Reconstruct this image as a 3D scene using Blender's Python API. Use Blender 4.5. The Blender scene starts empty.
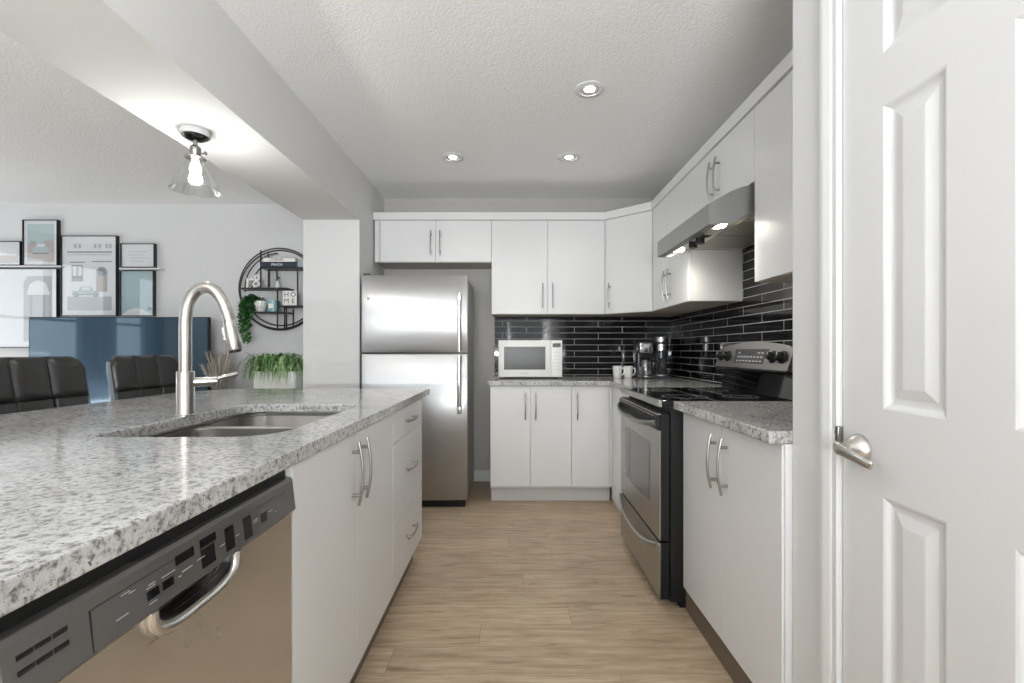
import bpy, bmesh, math, random
from mathutils import Vector, Matrix
random.seed(7)
SC = bpy.context.scene
COL = SC.collection
# ------------------------------------------------------------------ camera, world, light, exposure
F_PX = 470.0
cam = bpy.data.cameras.new('camera'); cam_o = bpy.data.objects.new('camera', cam); COL.objects.link(cam_o)
cam.sensor_width = 36; cam.lens = 36 * F_PX / 1024
cam.shift_x = -1.5 / 1024; cam.shift_y = 9.0 / 1024
cam.clip_start = 0.02
cam_o.location = (0, 0, 1.15); cam_o.rotation_euler = (math.pi / 2, 0, 0)
SC.camera = cam_o
vs = SC.view_settings
vs.view_transform = 'Standard'; vs.look = 'None'; vs.gamma = 1; vs.use_curve_mapping = False
vs.exposure = 0.16
SC.cycles.max_bounces = 10; SC.cycles.diffuse_bounces = 6; SC.cycles.glossy_bounces = 5
SC.cycles.transparent_max_bounces = 12
SC.cycles.sample_clamp_indirect = 4; SC.cycles.caustics_reflective = False; SC.cycles.caustics_refractive = False
SC.cycles.use_denoising = True
W = bpy.data.worlds.new('world'); SC.world = W; W.use_nodes = True
W.node_tree.nodes['Background'].inputs[0].default_value = (0.90, 0.955, 1.0, 1)
W.node_tree.nodes['Background'].inputs[1].default_value = 2.0


def area(name, loc, rot, sx, sy, power, color=(1, 1, 1), spread=180):
    l = bpy.data.lights.new(name, 'AREA'); l.shape = 'RECTANGLE'; l.size = sx; l.size_y = sy
    l.energy = power; l.color = color; l.spread = math.radians(spread)
    o = bpy.data.objects.new(name, l); o.location = loc; o.rotation_euler = rot; COL.objects.link(o)
    return o


R = math.radians
# daylight coming in through the windows of the room (rear glazing behind the camera, living room window at the side)
for _n, _l, _r, _x, _y in (('portal_kitchen', (-.10, -2.70, 1.66), (R(90), 0, 0), 1.70, 1.16), ('portal_rear', (-2.85, -2.70, 1.70), (R(90), 0, 0), 3.3, 1.1),
                           ('portal_side', (-5.37, 2.575, 1.3), (R(90), 0, R(-90)), 2.75, 1.9)):
    area(_n, _l, _r, _x, _y, 1).data.cycles.is_portal = True   # window openings, only guide the sky light
# unseen upward lamp added inside the rear window to brighten the ceiling
area('ceiling_fill_rear', (-0.1, -2.60, 1.08), (R(166), 0, 0), 1.6, .24, 330, (.94, .97, 1.0))
area('ceiling_fill_side', (-5.33, 2.55, .55), (R(140), 0, R(-90)), 2.5, .5, 20, (.97, .98, 1.0))  # added lamp at the side window, aimed up to lighten the ceiling

# ------------------------------------------------------------------ materials
MATS = {}


def mat(name, color=(.8, .8, .8), rough=.5, metal=0, spec=.5, coat=0, emit=None, estr=0, trans=0, aniso=0, ior=None, alpha=1):
    if name in MATS: return MATS[name]
    m = bpy.data.materials.new(name); m.use_nodes = True
    b = m.node_tree.nodes['Principled BSDF']
    b.inputs['Base Color'].default_value = (*color, 1)
    b.inputs['Roughness'].default_value = rough
    b.inputs['Metallic'].default_value = metal
    b.inputs['Specular IOR Level'].default_value = spec
    b.inputs['Coat Weight'].default_value = coat
    b.inputs['Coat Roughness'].default_value = .04
    b.inputs['Transmission Weight'].default_value = trans
    b.inputs['Anisotropic'].default_value = aniso
    if ior: b.inputs['IOR'].default_value = ior
    if emit:
        b.inputs['Emission Color'].default_value = (*emit, 1); b.inputs['Emission Strength'].default_value = estr
    MATS[name] = m
    return m


def nd(m, t, **kw):
    n = m.node_tree.nodes.new(t)
    for k, v in kw.items():
        if k in n.inputs.keys() if isinstance(k, str) and hasattr(n.inputs, 'keys') else False: n.inputs[k].default_value = v
        else: setattr(n, k, v)
    return n


def lk(m, a, ao, b, bi): m.node_tree.links.new(a.outputs[ao], b.inputs[bi])


def bsdf(m): return m.node_tree.nodes['Principled BSDF']


def coords(m, scale=(1, 1, 1), which='Object', loc=(0, 0, 0)):
    # world-scale position: Geometry Position keeps the pattern in metres whatever the object
    g = nd(m, 'ShaderNodeNewGeometry')
    mp = nd(m, 'ShaderNodeMapping')
    mp.inputs['Scale'].default_value = scale; mp.inputs['Location'].default_value = loc
    lk(m, g, 'Position', mp, 'Vector')
    return mp


def noise(m, vec, scale, detail=3, rough=.5):
    n = nd(m, 'ShaderNodeTexNoise'); n.inputs['Scale'].default_value = scale
    n.inputs['Detail'].default_value = detail; n.inputs['Roughness'].default_value = rough
    lk(m, vec, 0, n, 'Vector'); return n


def ramp(m, src, out, stops):
    r = nd(m, 'ShaderNodeValToRGB'); e = r.color_ramp.elements
    while len(e) > 1: e.remove(e[-1])
    e[0].position = stops[0][0]; e[0].color = (*stops[0][1], 1)
    for p, c in stops[1:]:
        x = e.new(p); x.color = (*c, 1)
    lk(m, src, out, r, 'Fac'); return r


def mixc(m, a, ao, b, bo, f, fo, blend='MIX', fac=None):
    x = nd(m, 'ShaderNodeMix'); x.data_type = 'RGBA'; x.blend_type = blend
    if f is not None: lk(m, f, fo, x, 0)
    else: x.inputs[0].default_value = fac
    m.node_tree.links.new(a.outputs[ao], x.inputs[6]); m.node_tree.links.new(b.outputs[bo], x.inputs[7])
    return x


def bump(m, src, out, strength, dist=.01):
    b = nd(m, 'ShaderNodeBump'); b.inputs['Strength'].default_value = strength; b.inputs['Distance'].default_value = dist
    lk(m, src, out, b, 'Height'); lk(m, b, 0, bsdf(m), 'Normal'); return b


WHITE = mat('cabinet_white', (.71, .714, .714), .28, spec=.45)
CARC = mat('carcass_white', (.74, .74, .725), .45)
UNDER_SHADE = mat('cabinet_underside_shade', (.50, .46, .41), .5)  # shade and warm floor bounce painted into the underside colour
TRIM = mat('trim_white', (.70, .702, .705), .32)
PAINT = mat('wall_paint', (.70, .698, .685), .75, spec=.25)
n_ = noise(PAINT, coords(PAINT), 220, 2); bump(PAINT, n_, 'Fac', .06, .002)
PAINT_W = mat('wall_paint_living', (.66, .665, .67), .75, spec=.25)
PAINT_L = mat('wall_paint_light', (.67, .672, .67), .6, spec=.3)
CEIL = mat('ceiling_texture', (.91, .91, .905), .9, spec=.1)
v_ = coords(CEIL)
n1 = noise(CEIL, v_, 95, 3, .6); r1 = ramp(CEIL, n1, 'Fac', [(.38, (0, 0, 0)), (.62, (1, 1, 1))]); bump(CEIL, r1, 'Color', .36, .0045)

STEEL = mat('stainless_steel', (.62, .615, .60), .24, 1, aniso=.5)


def brushed(name, color, rough, scale, strength=.05, aniso=0, arot=0):
    m = mat(name, color, rough, 1)
    v = coords(m, scale)
    n = noise(m, v, 1, 2)
    r = ramp(m, n, 'Fac', [(.3, (rough - .05,) * 3), (.7, (rough + .07,) * 3)])
    lk(m, r, 'Color', bsdf(m), 'Roughness')
    if aniso:
        b = bsdf(m); b.inputs['Anisotropic'].default_value = aniso; b.inputs['Anisotropic Rotation'].default_value = arot
        tg = nd(m, 'ShaderNodeTangent'); tg.direction_type = 'RADIAL'; tg.axis = 'Z'; lk(m, tg, 0, b, 'Tangent')
    else: bump(m, n, 'Fac', strength, .001)
    return m


FRIDGE_S = brushed('fridge_steel', (.50, .50, .50), .36, (6, 6, 900), .05, .85, 0)
DW_S = brushed('dishwasher_steel', (.72, .71, .70), .22, (900, 6, 6), .03)
RANGE_S = brushed('range_steel', (.42, .405, .385), .32, (6, 6, 700), .04)
HOOD_S = brushed('hood_steel', (.36, .36, .352), .42, (6, 4, 900), .03, .5, 0)
SINK_S = brushed('sink_steel', (.24, .225, .21), .42, (300, 300, 20), .04)
NICKEL = mat('brushed_nickel', (.60, .575, .54), .27, 1)
HANDLE = mat('handle_nickel', (.34, .325, .305), .34, 1)
BOWS = mat('range_handle_steel', (.40, .39, .375), .3, 1)
CHROME = mat('chrome', (.78, .78, .78), .08, 1)
BLACK = mat('appliance_black', (.009, .009, .009), .45, spec=.25)
BLACKGL = mat('black_glass', (.006, .006, .007), .04, spec=.6)
PANELG = mat('dishwasher_panel_grey', (.08, .076, .072), .10, spec=.55)
DARKG = mat('dark_grey_plastic', (.05, .05, .052), .35)
OVENW = mat('oven_window', (.10, .095, .088), .05, .3, spec=.9)
GREY = mat('fridge_side_grey', (.36, .355, .345), .4, .4)
MARK = mat('marking_light', (.62, .62, .62), .5)
RUBBER = mat('rubber', (.02, .02, .02), .7)
PLWHITE = mat('plastic_white', (.80, .80, .77), .32)
CERAM = mat('ceramic_white', (.84, .83, .80), .18)
LEATHER = mat('black_leather', (.020, .0195, .019), .34, spec=.45)
n_ = noise(LEATHER, coords(LEATHER), 260, 3); bump(LEATHER, n_, 'Fac', .12, .002)
EDGE_GLINT = mat('leather_edge_glint', (.22, .26, .30), .18, spec=.6)  # window reflection on the leather edge, painted as a pale blue colour
BLKMETAL = mat('black_metal', (.03, .028, .027), .45, .3)
FRAMEB = mat('frame_black', (.012, .014, .018), .3)
MATB = mat('mat_board', (.88, .90, .92), .7)
TVSCR = mat('tv_screen', (.010, .032, .055), .05, spec=1.0, coat=.8)
TVSCR.node_tree.nodes['Principled BSDF'].inputs['Specular Tint'].default_value = (.50, .78, 1, 1)
LEAF = mat('leaf_green', (.055, .16, .035), .4)
LEAF2 = mat('leaf_light_green', (.15, .30, .08), .42)
IVY = mat('ivy_green', (.025, .10, .028), .42)
for L_ in (LEAF2,):
    v = coords(L_); n = noise(L_, v, 40, 1)
    r = ramp(L_, n, 'Fac', [(.35, (.12, .27, .07)), (.65, (.42, .54, .28))]); lk(L_, r, 'Color', bsdf(L_), 'Base Color')
DRIED = mat('dried_beige', (.42, .385, .34), .9)
SOIL = mat('soil', (.05, .035, .025), .9)
TEAL = mat('candle_teal', (.20, .40, .43), .2, spec=.6)
DARKTXT = mat('print_dark', (.06, .06, .07), .6)
TXTGREY = mat('print_grey', (.35, .35, .36), .6)
TXTWHITE = mat('print_white', (.8, .8, .8), .6)
NAVY = mat('book_navy', (.02, .03, .05), .5)
PAGES = mat('book_pages', (.72, .70, .65), .8)
_nt = mat('curtain_cloth', (.80, .82, .85), .9).node_tree
_tr = _nt.nodes.new('ShaderNodeBsdfTranslucent'); _tr.inputs[0].default_value = (.85, .87, .90, 1)
_mx = _nt.nodes.new('ShaderNodeMixShader'); _mx.inputs[0].default_value = .6
_nt.links.new(_nt.nodes['Principled BSDF'].outputs[0], _mx.inputs[1]); _nt.links.new(_tr.outputs[0], _mx.inputs[2])
_nt.links.new(_mx.outputs[0], _nt.nodes['Material Output'].inputs[0])
WOODD = mat('console_wood', (.10, .075, .055), .5)
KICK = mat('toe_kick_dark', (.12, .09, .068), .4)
KICKW = mat('toe_kick_light', (.62, .62, .61), .5)
CURT = mat('curtain_cloth', (.75, .77, .80), .9)
BULB = mat('bulb_glow', (1, 1, 1), .5, emit=(1, .96, .90), estr=22)
LEDM = mat('downlight_glow', (1, 1, 1), .5, emit=(1, .97, .92), estr=30)
HOODL = mat('hood_lamp_glow', (1, 1, 1), .5, emit=(1, .93, .80), estr=25)
LCD = mat('lcd_display', (.03, .035, .03), .2)
FROST = mat('frosted_glass_grey', (.22, .24, .25), .1, spec=.8)


def thin_glass(name, tint=(1, 1, 1), mixv=.12, rough=.0):
    m = bpy.data.materials.new(name); m.use_nodes = True; nt = m.node_tree; nt.nodes.clear()
    o = nt.nodes.new('ShaderNodeOutputMaterial'); mx = nt.nodes.new('ShaderNodeMixShader')
    t = nt.nodes.new('ShaderNodeBsdfTransparent'); g = nt.nodes.new('ShaderNodeBsdfGlossy')
    lw = nt.nodes.new('ShaderNodeLayerWeight'); lw.inputs[0].default_value = .5
    pw = nt.nodes.new('ShaderNodeMath'); pw.operation = 'POWER'; pw.inputs[1].default_value = 2.5; nt.links.new(lw.outputs['Facing'], pw.inputs[0])
    ma = nt.nodes.new('ShaderNodeMath'); ma.operation = 'MULTIPLY_ADD'; ma.inputs[1].default_value = mixv * 1.6; ma.inputs[2].default_value = mixv * .22; nt.links.new(pw.outputs[0], ma.inputs[0])
    t.inputs[0].default_value = (*tint, 1); g.inputs['Roughness'].default_value = rough
    nt.links.new(ma.outputs[0], mx.inputs[0]); nt.links.new(t.outputs[0], mx.inputs[1]); nt.links.new(g.outputs[0], mx.inputs[2])
    nt.links.new(mx.outputs[0], o.inputs[0])
    return m


GLASS = thin_glass('clear_glass', (.96, .97, .97), .62, .08)
PANE = thin_glass('picture_glass', (.98, .98, .98), .30)
WPANE = thin_glass('window_glass', (.97, .98, .98), .15)


def granite():
    m = mat('granite', (.6, .6, .58), .12, spec=.5)
    v = coords(m)
    w = noise(m, v, 14, 2)
    add = nd(m, 'ShaderNodeVectorMath'); add.operation = 'MULTIPLY_ADD'
    lk(m, w, 'Color', add, 0); add.inputs[1].default_value = (.02, .02, .02); m.node_tree.links.new(v.outputs[0], add.inputs[2])
    a = noise(m, add, 80, 4, .66)
    ra = ramp(m, a, 'Fac', [(.34, (.14, .135, .13)), (.42, (.29, .285, .275)), (.48, (.44, .435, .425)), (.58, (.545, .54, .53)), (.70, (.45, .44, .43))])
    b = noise(m, add, 170, 3, .6)
    rb = ramp(m, b, 'Fac', [(.33, (0, 0, 0)), (.40, (1, 1, 1))])
    dk = nd(m, 'ShaderNodeRGB'); dk.outputs[0].default_value = (.12, .105, .095, 1)
    x = mixc(m, dk, 0, ra, 'Color', rb, 'Color')
    c = noise(m, v, 9, 2)
    rc = ramp(m, c, 'Fac', [(.35, (.86, .86, .86)), (.6, (1.05, 1.05, 1.05))])
    y = mixc(m, x, 2, rc, 'Color', None, None, 'MULTIPLY', 1)
    m.node_tree.links.new(y.outputs[2], bsdf(m).inputs['Base Color'])
    return m


GRANITE = granite()


def tiles(name, rot):
    m = mat(name, (.01, .01, .01), .06, spec=.38)
    g = nd(m, 'ShaderNodeNewGeometry'); s = nd(m, 'ShaderNodeSeparateXYZ'); lk(m, g, 'Position', s, 0)
    c = nd(m, 'ShaderNodeCombineXYZ')
    ma = nd(m, 'ShaderNodeMath'); ma.operation = 'SUBTRACT'; ma.inputs[1].default_value = 3.015 if rot else .115
    lk(m, s, 'Y' if rot else 'X', ma, 0)
    mb = nd(m, 'ShaderNodeMath'); mb.operation = 'SUBTRACT'; mb.inputs[1].default_value = .937
    lk(m, s, 'Z', mb, 0)
    lk(m, ma, 0, c, 0); lk(m, mb, 0, c, 1)
    b = nd(m, 'ShaderNodeTexBrick'); b.offset = .5
    b.inputs['Scale'].default_value = 1; b.inputs['Mortar Size'].default_value = .0019; b.inputs['Mortar Smooth'].default_value = .1
    b.inputs['Brick Width'].default_value = .42; b.inputs['Row Height'].default_value = .0525
    b.inputs['Color1'].default_value = (.008, .008, .009, 1); b.inputs['Color2'].default_value = (.014, .013, .013, 1)
    b.inputs['Mortar'].default_value = (.50, .50, .49, 1); b.inputs['Bias'].default_value = 0
    lk(m, c, 0, b, 'Vector'); lk(m, b, 'Color', bsdf(m), 'Base Color')
    r = ramp(m, b, 'Fac', [(0, (.05, .05, .05)), (1, (.7, .7, .7))]); lk(m, r, 'Color', bsdf(m), 'Roughness')
    # slightly pillowed, hand-glazed surface
    n = noise(m, c, 9, 1); add = nd(m, 'ShaderNodeMath'); add.operation = 'MULTIPLY_ADD'
    lk(m, n, 'Fac', add, 0); add.inputs[1].default_value = .5
    inv = nd(m, 'ShaderNodeMath'); inv.operation = 'MULTIPLY'; inv.inputs[1].default_value = -.6; lk(m, b, 'Fac', inv, 0)
    lk(m, inv, 0, add, 2)
    bump(m, add, 0, .35, .002)
    return m


TILE_B = tiles('black_tiles_back', False); TILE_R = tiles('black_tiles_side', True)


def floor_mat():
    m = mat('oak_planks', (.4, .3, .2), .42, spec=.4)
    v = coords(m)
    sp_ = nd(m, 'ShaderNodeSeparateXYZ'); lk(m, v, 0, sp_, 0)
    dv = nd(m, 'ShaderNodeMath'); dv.operation = 'DIVIDE'; dv.inputs[1].default_value = .152; lk(m, sp_, 'Y', dv, 0)
    fl = nd(m, 'ShaderNodeMath'); fl.operation = 'FLOOR'; lk(m, dv, 0, fl, 0)
    wn = nd(m, 'ShaderNodeTexWhiteNoise'); wn.noise_dimensions = '1D'; lk(m, fl, 0, wn, 'W')
    xo = nd(m, 'ShaderNodeMath'); xo.operation = 'MULTIPLY_ADD'; xo.inputs[1].default_value = 1.22; lk(m, wn, 'Value', xo, 0); lk(m, sp_, 'X', xo, 2)
    cb = nd(m, 'ShaderNodeCombineXYZ'); lk(m, xo, 0, cb, 'X'); lk(m, sp_, 'Y', cb, 'Y')
    b = nd(m, 'ShaderNodeTexBrick'); b.offset = 0
    b.inputs['Scale'].default_value = 1; b.inputs['Mortar Size'].default_value = .0011; b.inputs['Mortar Smooth'].default_value = .3
    b.inputs['Brick Width'].default_value = 1.22; b.inputs['Row Height'].default_value = .152
    b.inputs['Color1'].default_value = (0, 0, 0, 1); b.inputs['Color2'].default_value = (1, 1, 1, 1); b.inputs['Mortar'].default_value = (.2, .2, .2, 1)
    lk(m, cb, 0, b, 'Vector')
    # grain: stretched along the planks, shifted per plank
    sh = nd(m, 'ShaderNodeVectorMath'); sh.operation = 'MULTIPLY_ADD'
    lk(m, b, 'Color', sh, 0); sh.inputs[1].default_value = (3.1, 1.7, 0); lk(m, v, 0, sh, 2)
    mp = nd(m, 'ShaderNodeMapping'); mp.inputs['Scale'].default_value = (1.6, 16, 1); lk(m, sh, 0, mp, 0)
    g1 = noise(m, mp, 2.6, 6, .65); g1.inputs['Distortion'].default_value = .6
    mp2 = nd(m, 'ShaderNodeMapping'); mp2.inputs['Scale'].default_value = (6, 110, 1); lk(m, sh, 0, mp2, 0)
    g2 = noise(m, mp2, 2, 3, .6)
    rg = ramp(m, g1, 'Fac', [(.28, (.22, .15, .092)), (.43, (.38, .285, .195)), (.58, (.46, .36, .252)), (.72, (.54, .435, .312))])
    rt = ramp(m, b, 'Color', [(0, (.90, .89, .88)), (1, (1.05, 1.05, 1.04))])
    x = mixc(m, rg, 'Color', rt, 'Color', None, None, 'MULTIPLY', 1)
    rf = ramp(m, g2, 'Fac', [(.3, (.80, .79, .78)), (.6, (1.04, 1.04, 1.04))])
    y = mixc(m, x, 2, rf, 'Color', None, None, 'MULTIPLY', .8)
    dk = nd(m, 'ShaderNodeRGB'); dk.outputs[0].default_value = (.20, .145, .095, 1)
    z = mixc(m, y, 2, dk, 0, b, 'Fac')
    m.node_tree.links.new(z.outputs[2], bsdf(m).inputs['Base Color'])
    bump(m, g2, 'Fac', .08, .002)
    return m


OAK = floor_mat()
LEATHER_ALL = [LEATHER]

# ------------------------------------------------------------------ mesh helpers
WLOC = {}


class MB:
    """collects shapes in world coordinates and links them as ONE mesh object"""

    def __init__(self, *mats):
        self.bm = bmesh.new(); self.mats = list(mats)

    def mi(self, m):
        if m is None: return 0
        if m not in self.mats: self.mats.append(m)
        return self.mats.index(m)

    def take(self, t, m=None, M=None, smooth=False):
        i = self.mi(m)
        for f in t.faces: f.material_index = i; f.smooth = smooth
        if M is not None: bmesh.ops.transform(t, matrix=M, verts=t.verts)
        bmesh.ops.recalc_face_normals(t, faces=t.faces)
        me = bpy.data.meshes.new('tmp'); t.to_mesh(me); t.free(); self.bm.from_mesh(me); bpy.data.meshes.remove(me)
        return self

    def box(self, x0, x1, y0, y1, z0, z1, m=None, bev=0, M=None, seg=2):
        t = bmesh.new(); bmesh.ops.create_cube(t, size=1)
        for v in t.verts: v.co = Vector(((x0 + x1) / 2 + v.co.x * (x1 - x0), (y0 + y1) / 2 + v.co.y * (y1 - y0), (z0 + z1) / 2 + v.co.z * (z1 - z0)))
        if bev: bmesh.ops.bevel(t, geom=t.edges[:], offset=bev, segments=seg, profile=.5, affect='EDGES')
        return self.take(t, m, M, smooth=False)

    def rbox(self, x0, x1, y0, y1, z0, z1, bev, m=None, M=None, seg=4):
        t = bmesh.new(); bmesh.ops.create_cube(t, size=1)
        for v in t.verts: v.co = Vector(((x0 + x1) / 2 + v.co.x * (x1 - x0), (y0 + y1) / 2 + v.co.y * (y1 - y0), (z0 + z1) / 2 + v.co.z * (z1 - z0)))
        bmesh.ops.bevel(t, geom=t.edges[:], offset=bev, segments=seg, profile=.5, affect='EDGES')
        return self.take(t, m, M, smooth=True)

    def cyl(self, p, r, h, m=None, axis='Z', seg=32, r2=None, bev=0, M=None):
        t = bmesh.new(); bmesh.ops.create_cone(t, cap_ends=True, segments=seg, radius1=r, radius2=r if r2 is None else r2, depth=h)
        if bev: bmesh.ops.bevel(t, geom=[e for e in t.edges if len([f for f in e.link_faces if len(f.verts) > 4]) == 1], offset=bev, segments=2, profile=.5, affect='EDGES')
        rot = {'Z': Matrix(), 'X': Matrix.Rotation(math.pi / 2, 4, 'Y'), 'Y': Matrix.Rotation(-math.pi / 2, 4, 'X')}[axis]
        MM = Matrix.Translation(p) @ rot
        if M is not None: MM = M @ MM
        i = self.mi(m)
        self.take(t, m, MM, smooth=True)
        return self

    def tube(self, pts, r, m=None, seg=10, M=None, flat=None):
        """swept tube along pts; r number or list; flat=(a,b) gives an elliptical section"""
        P = [Vector(p) for p in pts]; n = len(P)
        rs = r if isinstance(r, (list, tuple)) else [r] * n
        t = bmesh.new(); rings = []
        up = None
        for i, p in enumerate(P):
            d = (P[min(i + 1, n - 1)] - P[max(i - 1, 0)]).normalized()
            if up is None:
                up = Vector((0, 0, 1)) if abs(d.z) < .9 else Vector((0, 1, 0))
            s = d.cross(up)
            if s.length < 1e-5: s = d.orthogonal()
            s.normalize(); up = s.cross(d).normalized()
            a, b = (1, 1) if flat is None else flat
            rings.append([t.verts.new(p + (s * math.cos(q) * a + up * math.sin(q) * b) * rs[i]) for q in [2 * math.pi * k / seg for k in range(seg)]])
        for i in range(n - 1):
            for k in range(seg):
                t.faces.new((rings[i][k], rings[i][(k + 1) % seg], rings[i + 1][(k + 1) % seg], rings[i + 1][k]))
        if rs[0] > 1e-4: t.faces.new(rings[0][::-1])
        if rs[-1] > 1e-4: t.faces.new(rings[-1])
        return self.take(t, m, M, smooth=True)

    def lathe(self, c, prof, m=None, seg=40, M=None, close=False, smooth=True, axis='Z'):
        t = bmesh.new(); rings = []
        for r, z in prof:
            if r < 1e-5: rings.append([t.verts.new((0, 0, z))])
            else: rings.append([t.verts.new((r * math.cos(2 * math.pi * k / seg), r * math.sin(2 * math.pi * k / seg), z)) for k in range(seg)])
        n = len(rings)
        for i in range(n if close else n - 1):
            a, b = rings[i], rings[(i + 1) % n]
            for k in range(seg):
                k2 = (k + 1) % seg
                if len(a) == 1 and len(b) == 1: continue
                if len(a) == 1: t.faces.new((a[0], b[k], b[k2]))
                elif len(b) == 1: t.faces.new((a[k], a[k2], b[0]))
                else: t.faces.new((a[k], a[k2], b[k2], b[k]))
        rot = {'Z': Matrix(), 'X': Matrix.Rotation(math.pi / 2, 4, 'Y'), '-X': Matrix.Rotation(-math.pi / 2, 4, 'Y'), '-Y': Matrix.Rotation(math.pi / 2, 4, 'X')}[axis]
        MM = Matrix.Translation(c) @ rot
        if M is not None: MM = M @ MM
        return self.take(t, m, MM, smooth=smooth)

    def prism(self, poly, a0, a1, plane='XY', m=None, M=None, bev=0, smooth=False):
        """2-D polygon extruded between a0 and a1 along the third axis"""
        def P(u, v, a): return {'XY': (u, v, a), 'XZ': (u, a, v), 'YZ': (a, u, v)}[plane]
        t = bmesh.new(); A = [t.verts.new(P(u, v, a0)) for u, v in poly]; B = [t.verts.new(P(u, v, a1)) for u, v in poly]
        n = len(poly)
        t.faces.new(A[::-1]); t.faces.new(B)
        for k in range(n): t.faces.new((A[k], A[(k + 1) % n], B[(k + 1) % n], B[k]))
        if bev:
            bmesh.ops.recalc_face_normals(t, faces=t.faces)
            ed = [e for e in t.edges if len(e.link_faces) == 2 and e.calc_face_angle(0) > .6]
            bmesh.ops.bevel(t, geom=ed, offset=bev, segments=2, profile=.5, affect='EDGES')
        return self.take(t, m, M, smooth=smooth)

    def loft(self, loops, m=None, M=None, smooth=True, caps=True):
        t = bmesh.new(); rings = [[t.verts.new(p) for p in L] for L in loops]; n = len(loops[0])
        for i in range(len(rings) - 1):
            for k in range(n): t.faces.new((rings[i][k], rings[i][(k + 1) % n], rings[i + 1][(k + 1) % n], rings[i + 1][k]))
        if caps: t.faces.new(rings[0][::-1]); t.faces.new(rings[-1])
        return self.take(t, m, M, smooth=smooth)

    def text(self, s, size, M, m=None, ext=.0006, align='CENTER'):
        c = bpy.data.curves.new('txt', 'FONT'); c.body = s; c.size = size; c.extrude = ext; c.align_x = align; c.align_y = 'CENTER'
        o = bpy.data.objects.new('txt', c); COL.objects.link(o)
        dg = bpy.context.evaluated_depsgraph_get(); me = bpy.data.meshes.new_from_object(o.evaluated_get(dg))
        t = bmesh.new(); t.from_mesh(me); bpy.data.objects.remove(o); bpy.data.curves.remove(c); bpy.data.meshes.remove(me)
        return self.take(t, m, M)

    def build(self, name, parent=None, autosmooth=True, sharp=35):
        bm = self.bm
        c = Vector((0, 0, 0))
        if parent is None or True:
            vs_ = [v.co for v in bm.verts]
            lo = Vector([min(v[i] for v in vs_) for i in range(3)]); hi = Vector([max(v[i] for v in vs_) for i in range(3)])
            c = Vector(((lo.x + hi.x) / 2, (lo.y + hi.y) / 2, lo.z))
        bmesh.ops.translate(bm, verts=bm.verts, vec=-c)
        for e in bm.edges:
            if len(e.link_faces) == 2 and e.calc_face_angle(0) > R(sharp): e.smooth = False
        me = bpy.data.meshes.new(name); bm.to_mesh(me); bm.free()
        for m in self.mats: me.materials.append(m)
        o = bpy.data.objects.new(name, me); COL.objects.link(o)
        WLOC[o] = c
        if parent is not None:
            o.parent = parent; o.location = c - WLOC[parent]
        else: o.location = c
        return o


def tag(o, label=None, cat=None, group=None, kind=None):
    if label: o['label'] = label
    if cat: o['category'] = cat
    if group: o['group'] = group
    if kind: o['kind'] = kind
    return o


def thing(name, loc, label, cat, group=None):
    o = bpy.data.objects.new(name, None); o.empty_display_size = .05; COL.objects.link(o); o.location = loc; WLOC[o] = Vector(loc)
    return tag(o, label, cat, group)


def clone(root, loc, label):
    r = root.copy(); COL.objects.link(r); r.location = loc; r['label'] = label

    def rec(src, dst):
        for ch in src.children:
            c = ch.copy(); COL.objects.link(c); c.parent = dst; rec(ch, c)
    rec(root, r)
    return r


def struct(name, mb, label=None):
    o = mb.build(name); o['kind'] = 'structure'
    if label: o['label'] = label
    return o


def frame(o, u, n):
    u = Vector(u).normalized(); n = Vector(n).normalized(); M = Matrix.Identity(4)
    for i in range(3): M[i][0] = u[i]; M[i][1] = n[i]; M[i][2] = (0, 0, 1)[i]; M[i][3] = o[i]
    return M


def rrect(cx, cy, w, h, r, z, seg=6):
    pts = []
    for (sx, sy, a0) in ((1, 1, 0), (-1, 1, 90), (-1, -1, 180), (1, -1, 270)):
        for k in range(seg + 1):
            a = R(a0 + 90 * k / seg)
            pts.append((cx + sx * (w / 2 - r) + r * math.cos(a), cy + sy * (h / 2 - r) + r * math.sin(a), z))
    return pts


def spline(pts, n=8):
    P = [Vector(p) for p in pts]; out = []
    for i in range(len(P) - 1):
        p0 = P[max(i - 1, 0)]; p1 = P[i]; p2 = P[i + 1]; p3 = P[min(i + 2, len(P) - 1)]
        for k in range(n):
            t = k / n
            out.append(.5 * ((2 * p1) + (p2 - p0) * t + (2 * p0 - 5 * p1 + 4 * p2 - p3) * t * t + (3 * p1 - p0 - 3 * p2 + p3) * t ** 3))
    out.append(P[-1]); return out


def pull(parent, M, u, z, vertical=True, L=.20, c=.136, name='handle'):
    """bowed bar pull on two posts, on a front at n=0 of frame M"""
    b = MB(HANDLE)
    pts = []
    for k in range(13):
        s = -1 + 2 * k / 12
        n = .020 + .013 * (1 - s * s)
        pts.append((u, n, z + s * L / 2) if vertical else (u + s * L / 2, n, z))
    rr = [.0046] * 13
    b.tube(pts, rr, seg=10, M=M)
    for s in (-1, 1):
        q = s * c / 2; n1 = .020 + .013 * (1 - (q / (L / 2)) ** 2)
        p = [(u, 0, z + q), (u, n1, z + q)] if vertical else [(u + q, 0, z), (u + q, n1, z)]
        b.tube(p, .0055, seg=12, M=M)
    return b.build(name, parent)


def slab(parent, M, u0, u1, z0, z1, name='door', g=.0015, th=.018, m=None):
    b = MB(m or WHITE); b.box(u0 + g, u1 - g, -th, 0, z0 + g, z1 - g, bev=.0012, M=M)
    return b.build(name, parent)


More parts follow.
